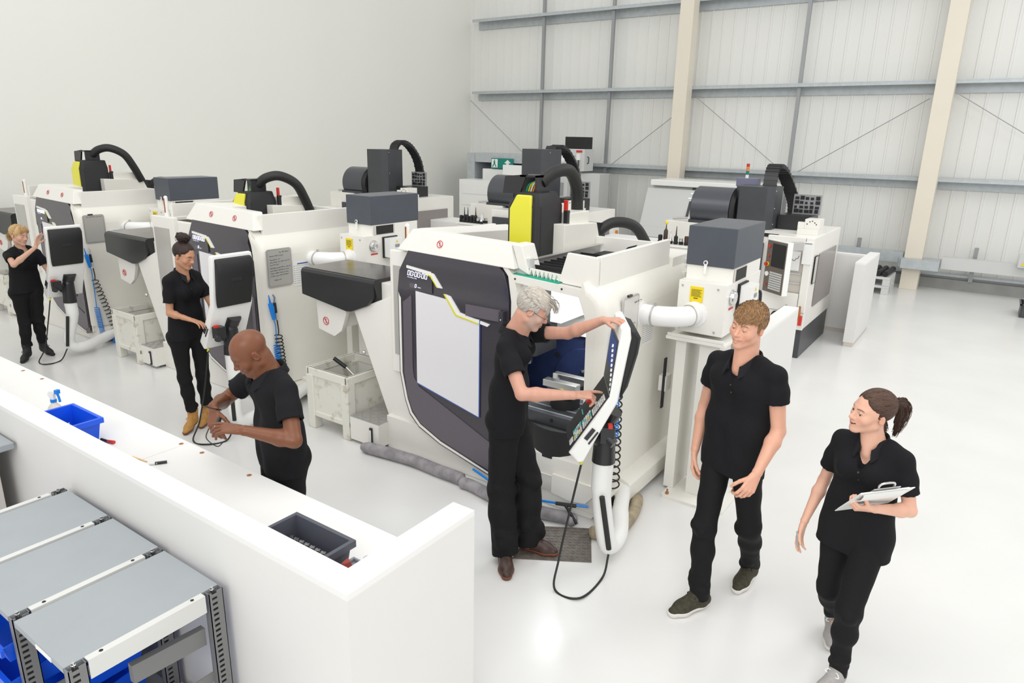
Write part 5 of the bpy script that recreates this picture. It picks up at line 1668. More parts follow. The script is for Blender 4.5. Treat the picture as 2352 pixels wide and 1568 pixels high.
        if beard:
            bz = sstep(.012, -.02, z - .35 * (ax - .04)) * sstep(-.02, .012, y) * sstep(-.125, -.1, z)
            bz = np.maximum(bz * sstep(.02, .045, ax) , sstep(-.062, -.074, z) * (y > 0) * sstep(-.125, -.1, z))
            mo = np.exp(-((z + .043) / .008) ** 2) * (y > .08) * (ax < .03)
            nn = .5 + .5 * noise3(v, 9, 900)
            mix(beard[1] * bz * (.55 + .45 * nn), beard[0])
            mix(.8 * mo * beard[1] * (.6 + .4 * nn), np.array(beard[0]) * .55)
        def sd(a, b2):
            a, b2 = np.array(a), np.array(b2)
            ab = b2 - a
            M = np.stack([ax, y, z], 1) - a
            tt = np.clip(M @ ab / (ab @ ab), 0, 1)[:, None]
            return np.linalg.norm(M - tt * ab, axis=1)
        dz = .0055 * smile
        if smile > .9:
            d1 = np.minimum(sd((0, .0965, -.0525), (.032, .0865, -.0495)) - .0050 * (1 - 14 * ax), sd((0, .095, -.0720), (.031, .0865, -.0520)) - .0060 * (1 - 16 * ax))
            mix(.85 * sstep(.0022, .0, d1), lips)
            mix(sstep(.0075, .006, sd((0, .094, -.0622), (.027, .0885, -.0515))) * (y < .0955 - 9 * x * x) * (y > .06), (.13, .025, .025))
        else:
            d1 = np.minimum(sd((0, .0975, -.0545), (.026 * (1 + .2 * smile), .0895 - .003 * smile, -.0585 + dz * 2)) - .0054, sd((0, .096, -.0655), (.023 * (1 + .2 * smile), .0895 - .003 * smile, -.0605 + dz * 2)) - .0068)
            mix(.8 * sstep(.002, -.0005, d1) * (z < -.05 + dz), lips)
            mix(.55 * sstep(.0032, .001, sd((0, .103, -.0597), (.025 * (1 + .2 * smile), .092 - .003 * smile, -.0592 + dz * 2))), np.array(lips) * .4)
        bw = np.exp(-((z - .0285 - .004 * np.sin(np.clip((ax - .014) / .036, 0, 1) * 3.1)) / .0036) ** 2) * sstep(.010, .016, ax) * sstep(.054, .046, ax) * (y > .04)
        mix(.95 * bw, brow)
        zu = -.003 + .016 * eyes_open
        lash = np.exp(-((z - zu) / .0018) ** 2) * sstep(.017, .021, ax) * sstep(.05, .045, ax) * (y > .06)
        mix(.8 * lash, np.array(brow) * .4)
        return np.clip(c, 0, 1)
    solid('body', parts, SKIN, root, colour)
    if smile > .9:
        b = MB().use(PWHITE)
        b.loft([[hw(q, .0925 - 9 * q * q, zz + 11 * q * q) for zz in (-.0622, -.0550)] + [hw(q, .088 - 9 * q * q, zz + 11 * q * q) for zz in (-.0555, -.0628)] for q in np.linspace(-.024, .024, 11)])
        b.build('teeth', par=root)
    # --- eyes
    for sg in (1, -1):
        ce = hw(sg * .0325, .0768, .004)
        b = MB()
        n, m2, r = 20, 18, .0120 * hs
        gz_ = nrm(H @ V(gaze[0], 1, gaze[1]))
        gl = nrm(np.cross(gz_, H[:, 2]))
        gu = np.cross(gl, gz_)
        rings, cols = [], []
        for i in range(m2 + 1):
            th = math.pi * max(.002, i / m2) * .999
            rings.append([ce + r * (gz_ * math.cos(th) + (gl * math.cos(2 * math.pi * j / n) + gu * math.sin(2 * math.pi * j / n)) * math.sin(th)) for j in range(n)])
            cols += [(.01, .01, .01) if i < 2 else (.07, .05, .03) if i < 4 else (.6, .56, .54)] * n
        b.use(EYEM).loft(rings)
        o = b.build('eye', par=root)
        ca = o.data.color_attributes.new('Col', 'FLOAT_COLOR', 'POINT')
        ca.data.foreach_set('color', np.array([(*q, 1) for q in cols], np.float32).ravel())
    # --- shirt
    def shirt_grid():
        S = SDF(lo, hi, h)
        torso(S, .008)
        hp = J['pel'] * 1.0
        hemp = V(hp[0], hp[1], hem)
        for sg in (1, -1):
            S.cone(waist + l * sg * wr[2] * 1.1, hemp + l * sg * wr[4] * 1.08 - u * .04, wr[3] + .014, wr[5] + .018, .05, (f, 1.08))
        S.ripple(.0032, 34, int(abs(hc[0] * 100)))
        for sd in 'LR':
            sh, el = J['sh' + sd], J['el' + sd]
            k = (.88 if fem else 1) * sc
            e = sh * (1 - sleeve) + el * sleeve
            ev = nrm(e - sh)
            q = SDF(np.minimum(sh, e) - .13, np.maximum(sh, e) + .13, h)
            q.lo = S.lo + np.round((q.lo - S.lo) / h) * h
            q.ax = [(q.lo[i] + h * np.arange(q.n[i])).astype(np.float32) for i in range(3)]
            q.cone(sh, sh * .4 + e * .6, .052 * k, .060 * k, 0)
            q.cone(sh * .4 + e * .6, e + ev * .06, .060 * k, .067 * k, .02)
            q.ripple(.0012, 45, 3)
            q.plane(e, ev)
            q.cone(e - ev * .022, e + ev * .08, .050 * k, .051 * k, .002, None, 's')
            i0 = np.round((q.lo - S.lo) / h).astype(int)
            a0, b0 = np.maximum(i0, 0), np.minimum(i0 + q.n, S.n)
            S.comb(tuple(slice(a0[i], b0[i]) for i in range(3)), q.D[tuple(slice(a0[i] - i0[i], b0[i] - i0[i]) for i in range(3))], .022, 'u')
        S.plane(hemp, -u)
        S.cone(hemp + u * .02 + l * .05, hemp - u * .05 + l * .05, .075 * sc, .075 * sc, .004, None, 's')
        S.cone(hemp + u * .02 - l * .05, hemp - u * .05 - l * .05, .075 * sc, .075 * sc, .004, None, 's')
        # neckline and open placket
        nr = (.055 if fem else .066) * sc
        S.cone(neck - u * .03, neck + u * .12, nr, nr, .006, None, 's')
        fr = neck - u * .045 * sc + f * .09 * sc
        for t in np.linspace(0, 1, 7):
            p = neck + u * (.02 - .02 * t) + f * .03
            q2 = neck - u * (.03 + openv * t) + f * (.075 + .03 * t) * sc
            S.cone(q2 + f * .06, q2 - f * .0, (.046 * (1 - t) + .004) * sc, (.04 * (1 - t) + .003) * sc, .004, None, 's')
        return S
    S = shirt_grid()
    solid('polo_shirt', [S.mesh()], SHIRT, root)
    sh_o = [o for o in root.children if o.name.startswith('polo_shirt')][-1]
    # collar: a folded band standing round the neck, points lying on the chest
    r0 = (.057 if fem else .069) * sc
    rings = []
    for a in range(-152, 153, 4):
        aa = R_(a)                                        # 0 = back of the neck
        o_ = nrm(-f * math.cos(aa) + l * math.sin(aa))
        fz = sstep(112, 152, abs(a))
        rr = r0 * (1 + .06 * abs(math.sin(aa)))
        p = neck + o_ * rr + f * (.006 + .030 * fz * sc) + u * (.026 + .014 * math.cos(aa) - .040 * fz) * sc
        dp = (.040 + .016 * sstep(80, 152, abs(a))) * sc
        w_ = (.020 + .010 * fz) * sc
        rings.append([p - o_ * .002 - u * .03 * sc, p - o_ * .001 + u * .001, p + o_ * .003 + u * .004, p + o_ * .007 + u * .001, p + o_ * w_ * .8 - u * dp * .6, p + o_ * (w_ + .004) - u * dp, p + o_ * (w_ - .001) - u * dp, p + o_ * w_ * .35 - u * dp * .5, p + o_ * .003 - u * .03 * sc])
    MB().use(COLLARM).loft(rings).build('collar', par=sh_o, ang=60)
    for k in range(2):
        p = neck - u * (.05 + openv + .045 * k) * sc
        for _ in range(60):
            g_ = np.round((p - S.lo) / S.h).astype(int)
            if S.D[tuple(np.clip(g_, 0, S.n - 1))] > -.001 and _ > 8:
                break
            p = p + f * .004
        MB(Matrix.Translation(p) @ Vector(f).to_track_quat('Z', 'Y').to_matrix().to_4x4()).use(CHARC).cyl((0, 0, -.006), (0, 0, .0015), .005, n=10).build('button', par=sh_o)
    # --- trousers
    S = SDF(lo, hi, h)
    for sg in (1, -1):
        S.cone(waist * .3 + pel * .7 + l * sg * wr[2], pel + l * sg * wr[4], wr[3] + .0, wr[5] + .002, .05, (f, 1.15))
    legs(S, .0)
    for sd in 'LR':                                        # creases at knee and hem
        kn, an, hp = J['kn' + sd], J['an' + sd], J['hip' + sd]
        r = random.Random(len(label) + ord(sd))
        for t, R0 in ((.02, leg[1]), (.08, leg[1]), (.78, leg[2]), (.85, leg[2]), (.92, leg[2] * 1.02)):
            c = kn * (1 - t) + an * t
            tl = nrm(f * r.uniform(-.5, .5) + l * r.uniform(-.5, .5) + u * .3)
            a = nrm(np.cross(nrm(an - kn), tl))
            S.cone(c - a * R0 * .6 * sc + f * .012, c + a * R0 * .6 * sc + f * .012 + u * .02, R0 * .62 * sc, R0 * .62 * sc, .012)
        ad = nrm(an - kn)
        S.cone(an, an + ad * .06, leg[2] * sc, leg[2] * 1.04 * sc, .01)
        hm = .035 if shoe != 'boot' else -.05
        S.plane(an + ad * hm, ad, lo=an - .14, hi=an + .14)
        S.cone(an + ad * (hm - .015), an + ad * (hm + .05), leg[2] * .84 * sc, leg[2] * .84 * sc, .003, None, 's')
    S.ripple(.0024, 40, 5)
    S.plane(V(0, 0, max(pel[2] + .1, hem + .06)), u)
    solid('trousers', [S.mesh()], TROUS, root)
    # --- shoes
    for k, sd in enumerate('RL'):
        an = J['an' + sd]
        dv = nrm(V(*shoedir[k], 0))
        rt = np.cross(dv, u)
        z0 = footz[k]
        lift = an[2] - .095 * sc
        heel = V(an[0], an[1], z0) - dv * .055 * sc
        toe = heel + dv * .262 * sc
        heel[2] += max(0, lift - z0) * 1.25
        ax = nrm(toe - heel)
        up = nrm(np.cross(rt, ax))
        hi_ = .15 if shoe == 'boot' else .095 if shoe == 'shoe' else .1
        lo_s, hi_s = np.minimum(heel, toe) - .08, np.maximum(heel, toe) + .08
        hi_s[2] = max(hi_s[2], an[2] + .16)
        lo_s[2] = -.01
        G = SDF(lo_s, hi_s, .004)
        w = (.036 if fem else .042) * sc
        ball = heel + ax * .185 * sc
        def upper(G, g):
            G.cone(heel + up * .045 * sc + ax * .01, heel + up * .038 * sc + ax * .05 * sc, w * .92 + g, w * .95 + g, .02)
            G.cone(heel + up * .04 * sc + ax * .05 * sc, ball + up * .028 * sc - ax * .01, w * .95 + g, w * 1.02 + g, .02)
            G.cone(ball + up * .026 * sc - ax * .012, toe + up * .022 * sc - ax * .03 * sc, w * 1.04 + g, w * .72 + g, .02)
        upper(G, 0)
        G.cone(heel + up * .05 + ax * .05 * sc, an * 1.0 + V(0, 0, hi_ - .095) * sc, w * 1.02, w * 1.05 if shoe != 'boot' else leg[2] * sc + .004, .03)
        G.cone(an * 1.0, ball + up * .038 * sc, w * .9, w * .75, .03)
        G.plane(heel + up * .012 * sc, -up)
        tp = an + V(0, 0, hi_ - .095 + .02) * sc
        G.plane(tp, u)
        so = solid('shoe' if shoe != 'boot' else 'boot', [G.mesh()], shoem[0], root)
        G2 = SDF(lo_s, hi_s, .004)
        upper(G2, .005)
        G2.plane(heel + up * (.024 if shoe != 'sneaker' else .03) * sc, up)
        G2.plane(heel + up * .001, -up)
        solid('sole', [G2.mesh()], shoem[1], so)
        b = MB().use(shoem[2] if len(shoem) > 2 else shoem[0])
        for t in range(4):
            c = heel + ax * (.105 + .02 * t) * sc + up * (.086 - .010 * t) * sc
            b.tube([c - rt * .022 * sc - up * .006, c + up * .006, c + rt * .022 * sc + ax * .008 - up * .006], .0035, 6)
        c = heel + ax * .10 * sc + up * .092 * sc
        for sg in (1, -1):
            b.tube(sm([c, c + rt * sg * .02 + up * .012, c + rt * sg * .035 + ax * .01, c + rt * sg * .02 + ax * .012 - up * .004, c], 4), .0028, 5)
        b.build('laces', par=so)
    # --- hair
    if hair:
        Hh = SDF(hc - .24, hc + .24, .0034)
        E = lambda c, r, k=.02, op='u': Hh.ell(hw(*c), np.array(r) * hs, H, k, op)
        Cn = lambda a, b2, ra, rb, k=.02, op='u': Hh.cone(hw(*a), hw(*b2), ra * hs, rb * hs, k, None, op)
        t = hair.get('t', .012)
        E((0, -.016, .045), (.078 + t * .75, .1 + t * .8, .087 + t), 0)
        for e in hair.get('add', []):
            E(e[0], e[1], e[2] if len(e) > 2 else .02)
        X = [Hh.ax[0][:, None, None] - hc[0], Hh.ax[1][None, :, None] - hc[1], Hh.ax[2][None, None, :] - hc[2]]
        lx, ly, lz = [(X[0] * H[0, i] + X[1] * H[1, i] + X[2] * H[2, i]) / hs for i in range(3)]
        D = Hh.D
        ax = np.abs(lx)
        zf, yf = hair.get('line', (.072, .045))
        # forehead and face kept clear, then neck and ears
        front = np.minimum(ly - yf + .25 * np.maximum(ax - .045, 0), zf + hair.get('peak', .35) * np.maximum(ax - .03, 0) * (-1) + .010 * np.sin(lx * 190) * hair.get('fringe', 0) - lz)
        np.maximum(D, (front * hs).astype(np.float32), out=D)
        low = hair.get('nape', -.06)
        side = hair.get('burn', -.012)
        lim = np.where(ly > -.03, side, low + (side - low) * np.clip((ly + .06) / .03, 0, 1))
        np.maximum(D, ((lim - lz) * hs * .8).astype(np.float32), out=D)
        # ears
        ear = np.sqrt((np.maximum(ax, .06) - .08) ** 2 * .3 + ((ly + .012) * 1.2) ** 2 + ((lz + .006) * .85) ** 2) - .025
        np.maximum(D, (-ear * hs).astype(np.float32), out=D)
        for e in hair.get('tail', []):
            Cn(*e)
        D += (.0012 * np.sin(lx * 150 + 2 * np.sin(ly * 38)) * np.sin(ly * 90 + lz * 60)).astype(np.float32)
        c0, c1 = np.array(haircol[0]), np.array(haircol[1])
        sv, sq = Hh.mesh()
        L = ((sv - hc) @ H) / hs
        scol = c0 * .75 + (c1 - c0) * (.25 + .2 * noise3(L, 5, 160))[:, None]
        rs = np.random.RandomState(11)
        cen = V(0, -.016, .045)
        rad = V(.078 + t * .75, .1 + t * .8, .087 + t)
        parts_, cols_ = [(sv, sq)], [scol]

        def locks(paths, r0, r1, cv):
            """tapered strands along paths (n, K, 3), head space"""
            n, K, _ = paths.shape
            tg = np.gradient(paths, axis=1)
            tg /= np.linalg.norm(tg, axis=2, keepdims=True) + 1e-9
            nn = (paths - cen) / rad ** 2
            nn /= np.linalg.norm(nn, axis=2, keepdims=True) + 1e-9
            bb = np.cross(tg, nn)
            bb /= np.linalg.norm(bb, axis=2, keepdims=True) + 1e-9
            nn = np.cross(bb, tg)
            k_ = np.linspace(0, 1, K)
            rr = (r0 * (1 - k_) ** .7 + r1 * k_) * np.minimum(1, k_ * 5 + .35)
            sides = 5
            ang = 2 * np.pi * np.arange(sides) / sides
            vv = paths[:, :, None] + rr[None, :, None, None] * (np.cos(ang)[None, None, :, None] * bb[:, :, None] * 1.3 + np.sin(ang)[None, None, :, None] * nn[:, :, None] * .8)
            vw = hc + (vv.reshape(-1, 3) @ H.T) * hs
            i, k2, j = np.meshgrid(np.arange(n), np.arange(K - 1), np.arange(sides), indexing='ij')
            b_ = (i * K + k2) * sides
            jn = (j + 1) % sides
            qd = np.stack([b_ + j, b_ + jn, b_ + sides + jn, b_ + sides + j], -1).reshape(-1, 4)
            cc = c0 + (c1 - c0) * np.clip(cv, 0, 1)[:, None]
            cols_.append(np.repeat(cc, K * sides, axis=0))
            parts_.append((vw, qd))

        def march(P, dfun, length, K, lift, wob):
            out = [P]
            off = rs.randn(len(P), 3) * wob
            for k in range(K):
                p = out[-1]
                nn = (p - cen) / rad ** 2
                nn /= np.linalg.norm(nn, axis=1, keepdims=True)
                d = dfun(p) + off
                d -= nn * (d * nn).sum(1, keepdims=True)
                d /= np.linalg.norm(d, axis=1, keepdims=True) + 1e-9
                p = p + d * (length / K)[:, None]
                lv = np.sqrt((((p - cen) / rad) ** 2).sum(1))
                p = cen + (p - cen) / lv[:, None] * (1 + lift * ((k + 1) / K) ** 1.5)[:, None]
                out.append(p)
            return np.stack(out, 1)
        ok = np.abs(np.sqrt((((L - cen) / rad) ** 2).sum(1)) - 1) < .06
        pool = L[ok]
        N = hair.get('n', 900)
        P = pool[rs.randint(len(pool), size=N)]
        P = cen + (P - cen) * (1 - .01 * rs.rand(N, 1))
        top = sstep(.03, .10, P[:, 2] + .25 * P[:, 1])
        Ls = hair['len']
        locks(march(P, hair['dir'], (Ls[1] + (Ls[0] - Ls[1]) * top) * (.7 + .5 * rs.rand(N)), hair.get('K', 8), hair.get('lift', .1) * top * (.4 + .9 * rs.rand(N)) + .015 * rs.rand(N), hair.get('wob', .25)), hair.get('r', .0028), .0006, .15 + .7 * rs.rand(N) + hair.get('top', .2) * top)
        for tl in hair.get('tufts', []):                   # free-hanging bundles: key points, spread, count
            key = np.array(tl[0])
            n = tl[2]
            kk = np.array(sm([Vector(q) for q in key], 7))
            off = rs.randn(n, 3) * .5
            sp = np.interp(np.linspace(0, 1, len(kk)), np.linspace(0, 1, len(tl[1])), tl[1])
            pa = kk[None] + off[:, None] * sp[None, :, None] + np.cumsum(rs.randn(n, len(kk), 3) * .0006, 1)
            cut = rs.randint(len(kk) * 2 // 3, len(kk) + 1, size=n)
            for q in range(n):
                pa[q, cut[q]:] = pa[q, cut[q] - 1]
            locks(pa, .0022, .0009, rs.rand(n))
        solid('hair', parts_, HAIRM, root, np.concatenate(cols_))
    return root, hw, H


LH = (.35, .45, .35)
boy, bhw, bH = person('person walking in a black polo, short fair hair and olive trainers, hands empty',
    dict(head=(-.972, 3.60, 1.682), neck=(-.972, 3.66, 1.495), pel=(-.985, 3.66, .93), shR=(-1.152, 3.73, 1.432), shL=(-.795, 3.585, 1.455), elR=(-1.215, 3.79, 1.12), wrR=(-1.214, 3.69, .88),
         elL=(-.745, 3.58, 1.155), wrL=(-.785, 3.42, .97), hipR=(-1.07, 3.69, .92), hipL=(-.9, 3.63, .92), knR=(-1.06, 3.53, .5), anR=(-1.03, 3.47, .10), knL=(-.85, 3.67, .5), anL=(-.872, 3.93, .115)),
    (-.38, -.92), skin=(.74, .40, .28), lips=(.62, .25, .2), brow=(.22, .12, .06), hf=(-.28, -.96), pitch=4, roll=7, smile=.6, eyes_open=.6, gaze=(-.3, -.1),
    hair=dict(t=.013, line=(.076, .03), burn=-.014, nape=-.07, peak=.2, n=2600, len=(.055, .03), lift=.07, wob=.12, r=.0024, K=9, dir=lambda p: np.where((p[:, 2] + .2 * p[:, 1] > .06)[:, None], np.stack([.5 + .5 * np.sin(p[:, 1] * 55), .7 + 0 * p[:, 0], .0 + 0 * p[:, 0]], 1), V(0, -.35, -1))), haircol=((.11, .055, .026), (.44, .25, .115)),
    handR=((.05, -.25, -.97), (.9, .2, 0), (.45, .5, .55, .6)), handL=((-.22, -.55, -.8), (-.6, .65, -.3), (.55, .6, .6, .65)), hem=.835, sleeve=.5, leg=(.088, .062, .054), shoe='sneaker',
    shoedir=((-.5, -.87), (-.1, -1)), shoem=(OLIVE, SOLEW, MATTB), footz=(0, 0))

girl, ghw, gH = person('person walking in a black polo with brown ponytail, hugging a white clipboard',
    dict(head=(-.315, 3.42, 1.418), neck=(-.285, 3.46, 1.275), pel=(-.30, 3.46, .80), shR=(-.428, 3.52, 1.225), shL=(-.150, 3.405, 1.230), elR=(-.490, 3.58, .95), wrR=(-.535, 3.48, .75),
         elL=(-.088, 3.40, .995), wrL=(-.215, 3.25, 1.03), hipR=(-.375, 3.485, .79), hipL=(-.225, 3.435, .79), knR=(-.37, 3.45, .43), anR=(-.352, 3.72, .12), knL=(-.25, 3.27, .46), anL=(-.248, 3.30, .105)),
    (-.3, -.95), sc=.9, fem=True, skin=(.76, .44, .32), lips=(.62, .2, .19), brow=(.12, .06, .04), hf=(-.76, -.65), pitch=-2, roll=8, smile=1.0, eyes_open=.95, gaze=(.1, .1),
    hair=dict(t=.006, line=(.090, .02), burn=-.012, nape=-.06, peak=1.1, n=1300, len=(.11, .075), lift=.015, wob=.02, r=.0024, K=12, dir=lambda p: V(0, -.118, .06) - p, tail=[((0, -.105, .06), (0, -.150, .06), .016, .024, .015), ((0, -.150, .06), (0, -.172, .0), .024, .028, .02), ((0, -.172, .0), (.01, -.165, -.09), .028, .012, .02)],
         tufts=[([(0, -.11, .06), (0, -.15, .065), (0, -.175, .02), (0, -.175, -.05), (.01, -.16, -.13)], (.010, .020, .026, .022, .008), 420), ([(.03, -.06, -.03), (.035, -.075, -.07), (.03, -.08, -.11)], (.01, .014, .008), 30)]), haircol=((.035, .017, .012), (.115, .062, .042)),
    handR=((-.1, -.2, -.97), (.8, -.3, -.1), ((.2, .3, .2), (.25, .3, .25), (.4, .4, .3), (.15, .2, .2)), .10), handL=((-.76, -.64, .08), (-.476, .474, .705), ((.75, 1.1, .7), (.8, 1.1, .7), (.85, 1.1, .7), (.9, 1.1, .7)), .03, (.55, .75, .35), .15), hem=.69, sleeve=.66, leg=(.092, .062, .044), shoe='sneaker',
    shoedir=((.15, -1), (-.35, -.94)), shoem=(CANVAS, SOLEW, PWHITE), footz=(0, 0), openv=.1)

man, mhw, mH = person('person with grey hair, beard and glasses pressing the keypad of a control panel',
    dict(head=(-2.172, 3.36, 1.628), neck=(-2.295, 3.335, 1.485), pel=(-2.315, 3.335, .925), shR=(-2.235, 3.18, 1.425), shL=(-2.36, 3.50, 1.43), elR=(-2.046, 3.08, 1.207), wrR=(-1.80, 3.235, 1.212),
         elL=(-2.03, 3.55, 1.47), wrL=(-1.785, 3.52, 1.598), hipR=(-2.285, 3.255, .92), hipL=(-2.345, 3.415, .92), knR=(-2.29, 3.235, .47), anR=(-2.2, 3.17, .095), knL=(-2.2, 3.41, .49), anL=(-2.155, 3.365, .09)),
    (.9, .43), skin=(.62, .33, .24), lips=(.45, .16, .13), brow=(.3, .24, .2), hf=(.80, .55), pitch=30, roll=0, eyes_open=.35, beard=((.55, .45, .39), .6),
    hair=dict(t=.012, line=(.07, .035), burn=-.022, nape=-.07, peak=.15, top=.35, n=2400, len=(.06, .03), lift=.06, wob=.14, r=.0025, dir=lambda p: np.where((p[:, 2] + .2 * p[:, 1] > .06)[:, None], V(-.35, .85, .0), V(0, -.5, -.9)),
         tufts=[([(-.02, .05, .115), (-.03, .09, .11), (-.035, .118, .085), (-.035, .128, .06)], (.03, .03, .024, .018), 70)]), haircol=((.27, .25, .23), (.70, .64, .56)),
    handR=((.62, .78, -.05), (-.15, .25, -1), ((.05, .12, .12), (.75, .8, .5), (.85, .8, .5), (.9, .8, .5)), .03, (.7, .45, .5)), handL=((.95, -.22, .22), (.25, .1, -1), ((.35, .45, .3), (.35, .45, .3), (.4, .45, .3), (.45, .45, .3)), .05, (.75, .55, .1)), hem=.84, sleeve=.6, leg=(.098, .082, .085), shoe='shoe',
    shoedir=((.62, -.78), (.97, .25)), shoem=(BROWN, SOLEB), footz=(0, .008))

w1, whw, wH = person('person with dark hair in a top bun and tan boots working at a control panel',
    dict(head=(-5.60, 3.19, 1.595), neck=(-5.685, 3.2, 1.445), pel=(-5.70, 3.2, .88), shR=(-5.645, 3.055, 1.395), shL=(-5.70, 3.335, 1.39), elR=(-5.635, 3.03, 1.12), wrR=(-5.49, 3.11, 1.075),
         elL=(-5.60, 3.40, 1.13), wrL=(-5.47, 3.33, 1.07), hipR=(-5.69, 3.11, .87), hipL=(-5.68, 3.29, .87), knR=(-5.71, 3.13, .49), anR=(-5.71, 3.17, .12), knL=(-5.69, 3.29, .49), anL=(-5.74, 3.33, .12)),
    (.97, .2), sc=.90, fem=True, skin=(.55, .28, .17), lips=(.4, .15, .12), brow=(.03, .015, .01), hf=(.93, .36), pitch=20, roll=0, eyes_open=.25,
    hair=dict(t=.006, line=(.09, .022), burn=-.008, nape=-.055, peak=1.2, n=1100, len=(.08, .11), lift=.01, wob=.03, r=.0026, K=12, dir=lambda p: V(0, -.045, .16) - p, tail=[((-.025, -.05, .172), (.025, -.05, .172), .04, .04, .01), ((0, -.03, .172), (0, -.07, .172), .043, .043, .01), ((0, -.045, .13), (0, -.05, .16), .04, .035, .01)],
         tufts=[([(.05 * math.cos(a), -.05 + .05 * math.sin(a), .172 + .02 * math.sin(3 * a + b)) for a in np.linspace(b, b + 4, 8)], (.006, .012, .012, .006), 50) for b in (0, 1.5, 3, 4.5)]), haircol=((.016, .009, .007), (.06, .035, .03)),
    handR=((.85, .35, -.2), (.2, .1, -1), (.3, .35, .35, .4)), handL=((.9, -.1, -.1), (.1, -.2, -1), (.3, .35, .35, .4)), hem=.86, sleeve=.68, leg=(.09, .06, .05), shoe='boot',
    shoedir=((.55, -.83), (.6, -.8)), shoem=(TANL, SOLEB), footz=(0, 0), openv=.1, h=.007)

bl, blhw, blH = person('person with blonde tied-back hair and black ankle boots, hand raised to a control panel',
    dict(head=(-8.915, 3.19, 1.458), neck=(-8.985, 3.21, 1.315), pel=(-9.03, 3.21, .81), shR=(-8.97, 3.07, 1.25), shL=(-8.94, 3.345, 1.245), elR=(-8.74, 3.03, 1.17), wrR=(-8.61, 3.22, 1.355),
         elL=(-8.86, 3.42, 1.0), wrL=(-8.80, 3.39, .99), hipR=(-9.03, 3.13, .8), hipL=(-9.02, 3.29, .8), knR=(-9.05, 3.14, .45), anR=(-9.06, 3.12, .115), knL=(-9.05, 3.28, .45), anL=(-9.14, 3.32, .115)),
    (.96, .25), sc=.9, fem=True, skin=(.64, .38, .27), lips=(.5, .2, .17), brow=(.25, .15, .08), hf=(.90, .40), pitch=12, roll=0, eyes_open=.4,
    hair=dict(t=.008, line=(.07, .03), burn=-.01, nape=-.065, peak=.3, n=1000, len=(.08, .08), lift=.03, wob=.08, r=.0028, K=10, dir=lambda p: np.where((p[:, 1] > .0)[:, None], np.stack([np.sign(p[:, 0]) * .5, .5 + 0 * p[:, 0], -.8 + 0 * p[:, 0]], 1), V(0, -.11, -.02) - p),
         tufts=[([(0, -.1, .0), (0, -.13, -.01), (0, -.13, -.07), (0, -.11, -.11)], (.012, .025, .03, .015), 90), ([(.03, .05, .125), (.04, .085, .09), (.055, .085, .045)], (.02, .015, .01), 40), ([(-.03, .05, .125), (-.045, .085, .09), (-.06, .08, .04)], (.02, .015, .01), 40)]), haircol=((.36, .2, .08), (.72, .5, .25)),
    handR=((.1, .35, .93), (.85, .4, -.1), (.15, .15, .15, .2)), handL=((.25, .65, -.6), (.6, 0, -.6), (.3, .3, .3, .3)), hem=.80, sleeve=.55, leg=(.094, .064, .05), shoe='boot',
    shoedir=((.75, -.66), (.95, .15)), shoem=(MATTB, MATTB), footz=(0, 0), openv=.09, h=.007)

bm, bmhw, bmH = person('person with shaved head leaning over the white worktop, assembling a small part',
    dict(head=(-3.055, 2.04, 1.508), neck=(-3.02, 2.135, 1.395), pel=(-3.07, 2.2, .88), shR=(-3.225, 2.20, 1.325), shL=(-2.835, 2.08, 1.345), elR=(-3.43, 2.10, 1.14), wrR=(-3.255, 1.925, 1.20),
         elL=(-2.69, 2.0, 1.13), wrL=(-2.885, 1.86, 1.18), hipR=(-3.16, 2.23, .87), hipL=(-2.99, 2.18, .87), knR=(-3.17, 2.2, .48), anR=(-3.17, 2.25, .1), knL=(-2.98, 2.15, .48), anL=(-2.97, 2.2, .1)),
    (-.38, -.93), sc=1.03, skin=(.20, .075, .036), lips=(.26, .10, .08), brow=(.03, .012, .008), hf=(-.42, -.9), pitch=33, roll=4, eyes_open=.2,
    handR=((.62, -.42, -.60), (-.1, .8, -.65), ((.2, .3, .2), (.5, .5, .4), (.55, .5, .4), (.6, .5, .4)), .04, (.75, .5, .3)), handL=((-.82, -.42, .05), (-.15, .2, -.95), ((.12, .15, .15), (.3, .4, .3), (.4, .45, .4), (.5, .5, .4)), .05, (.8, .35, .45)), hem=.80, sleeve=.62, leg=(.095, .07, .065), shoe='shoe',
    shoedir=((-.2, -1), (-.1, -1)), shoem=(MATTB, MATTB), footz=(0, 0))

# --- worn and held things
g = MB().use(CHROME)
for sg in (1, -1):
    c = [mhw(sg * (.034 + .021 * math.cos(a * math.pi / 10)), .103 - .006 * abs(math.cos(a * math.pi / 10)) * (1 if math.cos(a * math.pi / 10) > 0 else 0), -.003 + .014 * math.sin(a * math.pi / 10)) for a in range(21)]
    g.tube(c, .0011, 5, False)
g.tube([mhw(-.013, .106, .0), mhw(0, .112, .004), mhw(.013, .106, .0)], .0011, 5)
for sg in (1, -1):
    g.use(BROWN).tube([mhw(sg * .055, .097, 0), mhw(sg * .079, .03, .006), mhw(sg * .083, -.01, .012), mhw(sg * .082, -.03, .0)], [.0012, .0012, .002, .002], 6)
o = g.build('glasses', par=man)
b = MB().use(RUBBER).tube(sm([(-3.285, 1.92, 1.19), (-3.25, 1.875, 1.215), (-3.205, 1.90, 1.205), (-3.22, 1.945, 1.18), (-3.265, 1.955, 1.17), (-3.285, 1.92, 1.19)], 5), .0035, 6)
b.build('wristband', par=bm)
b = MB().use(CHROME).cyl((-3.09, 1.835, 1.165), (-3.06, 1.80, 1.15), .011, n=14).use(BLACK).cyl((-3.12, 1.87, 1.18), (-3.09, 1.835, 1.165), .012, n=14)
tag(b.build('machined_part'), 'small black and silver part held between the hands of the shaven-headed man', 'part')
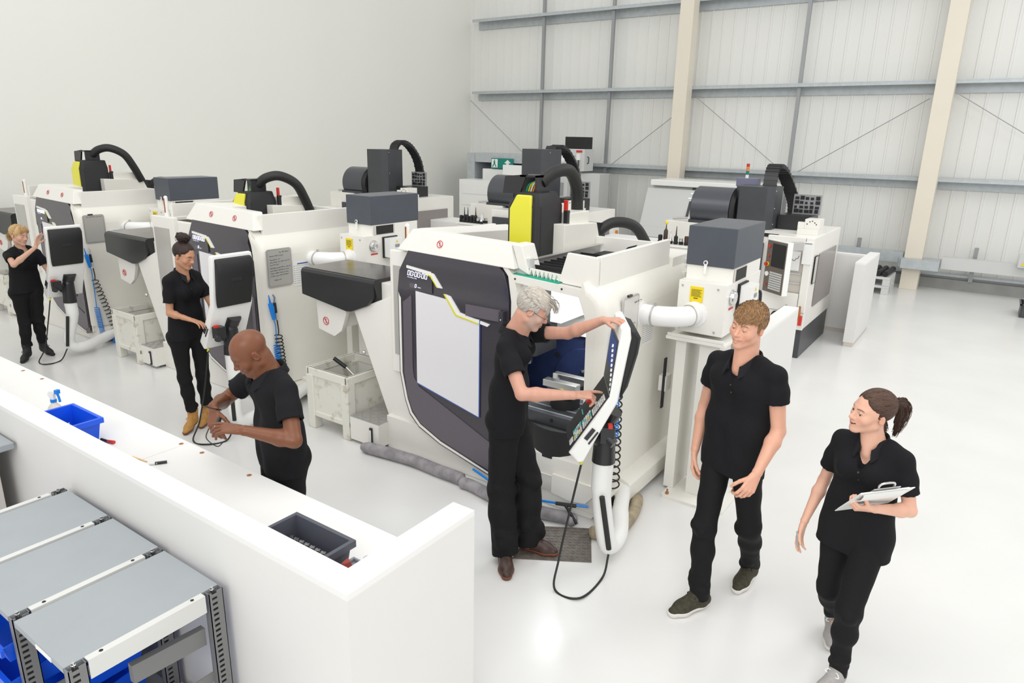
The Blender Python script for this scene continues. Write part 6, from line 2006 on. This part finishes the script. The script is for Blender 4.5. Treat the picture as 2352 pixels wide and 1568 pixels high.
b = MB().use(RUBBER).tube(sm([(-3.16, 1.83, 1.13), (-3.14, 1.8, 1.09), (-3.05, 1.8, 1.07), (-2.99, 1.8, 1.11)], 6), .0028, 6)
tag(b.build('cable'), 'thin dark cable drooping between the hands of the shaven-headed man', 'cable')
b = MB().use(GREY).cyl((-.555, 3.43, .70), (-.535, 3.40, .635), .005, n=10)
tag(b.build('pen'), 'grey pen held loosely by the walking woman with the ponytail', 'pen')
e1 = nrm(V(.80, .58, .15))
e2 = V(.36, -.62, .66)
e2 = nrm(e2 - e1 * (e2 @ e1))
nn = np.cross(e1, e2)                                     # away from the writing side
O = V(-.179, 3.129, 1.186) - e1 * .118 - e2 * .31
M4 = Matrix(((e1[0], e2[0], nn[0], O[0]), (e1[1], e2[1], nn[1], O[1]), (e1[2], e2[2], nn[2], O[2]), (0, 0, 0, 1)))
root = thing('clipboard', tuple(O), 'white clipboard with steel clip held by the woman with the ponytail', 'clipboard')
MB(M4).use(PWHITE).box(0, 0, 0, .235, .32, .004).build('board', par=root, bevel=.001)
b = MB(M4).use(LINEN).box(.012, .01, -.006, .222, .3, 0)
b.build('papers', par=root)
b = MB(M4).use(LINEN)
b.loft([[(x0, .30, -.002), (x1, .30, -.002), (x1, .315, .006), (x0, .315, .006)] if k == 0 else [(x0, .315 - .02 * k, .006 + .010 * math.sin(k * .5)), (x1, .315 - .02 * k, .006 + .010 * math.sin(k * .5)), (x1, .315 - .02 * k, .0072 + .010 * math.sin(k * .5)), (x0, .315 - .02 * k, .0072 + .010 * math.sin(k * .5))] for x0, x1 in ((.02, .2),) for k in range(7)])
b.build('folded_page', par=root)
b = MB(M4).use(ALU).box(.06, .285, -.010, .175, .325, -.006).use(CHROME).tube(sm([(.085, .31, -.01), (.085, .335, -.02), (.1, .345, -.024), (.135, .345, -.024), (.15, .335, -.02), (.15, .31, -.01)], 4), .005, 8)
b.build('clip', par=root)
b = MB().use(SOCKN).cyl((-.248, 3.30, .06), (-.248, 3.30, .125), .037, .036, n=16)
b.build('ankle_sock', par=girl)
bpy.context.view_layer.update()
for o in list(bpy.data.objects):
    if '_w' in o:
        del o['_w']
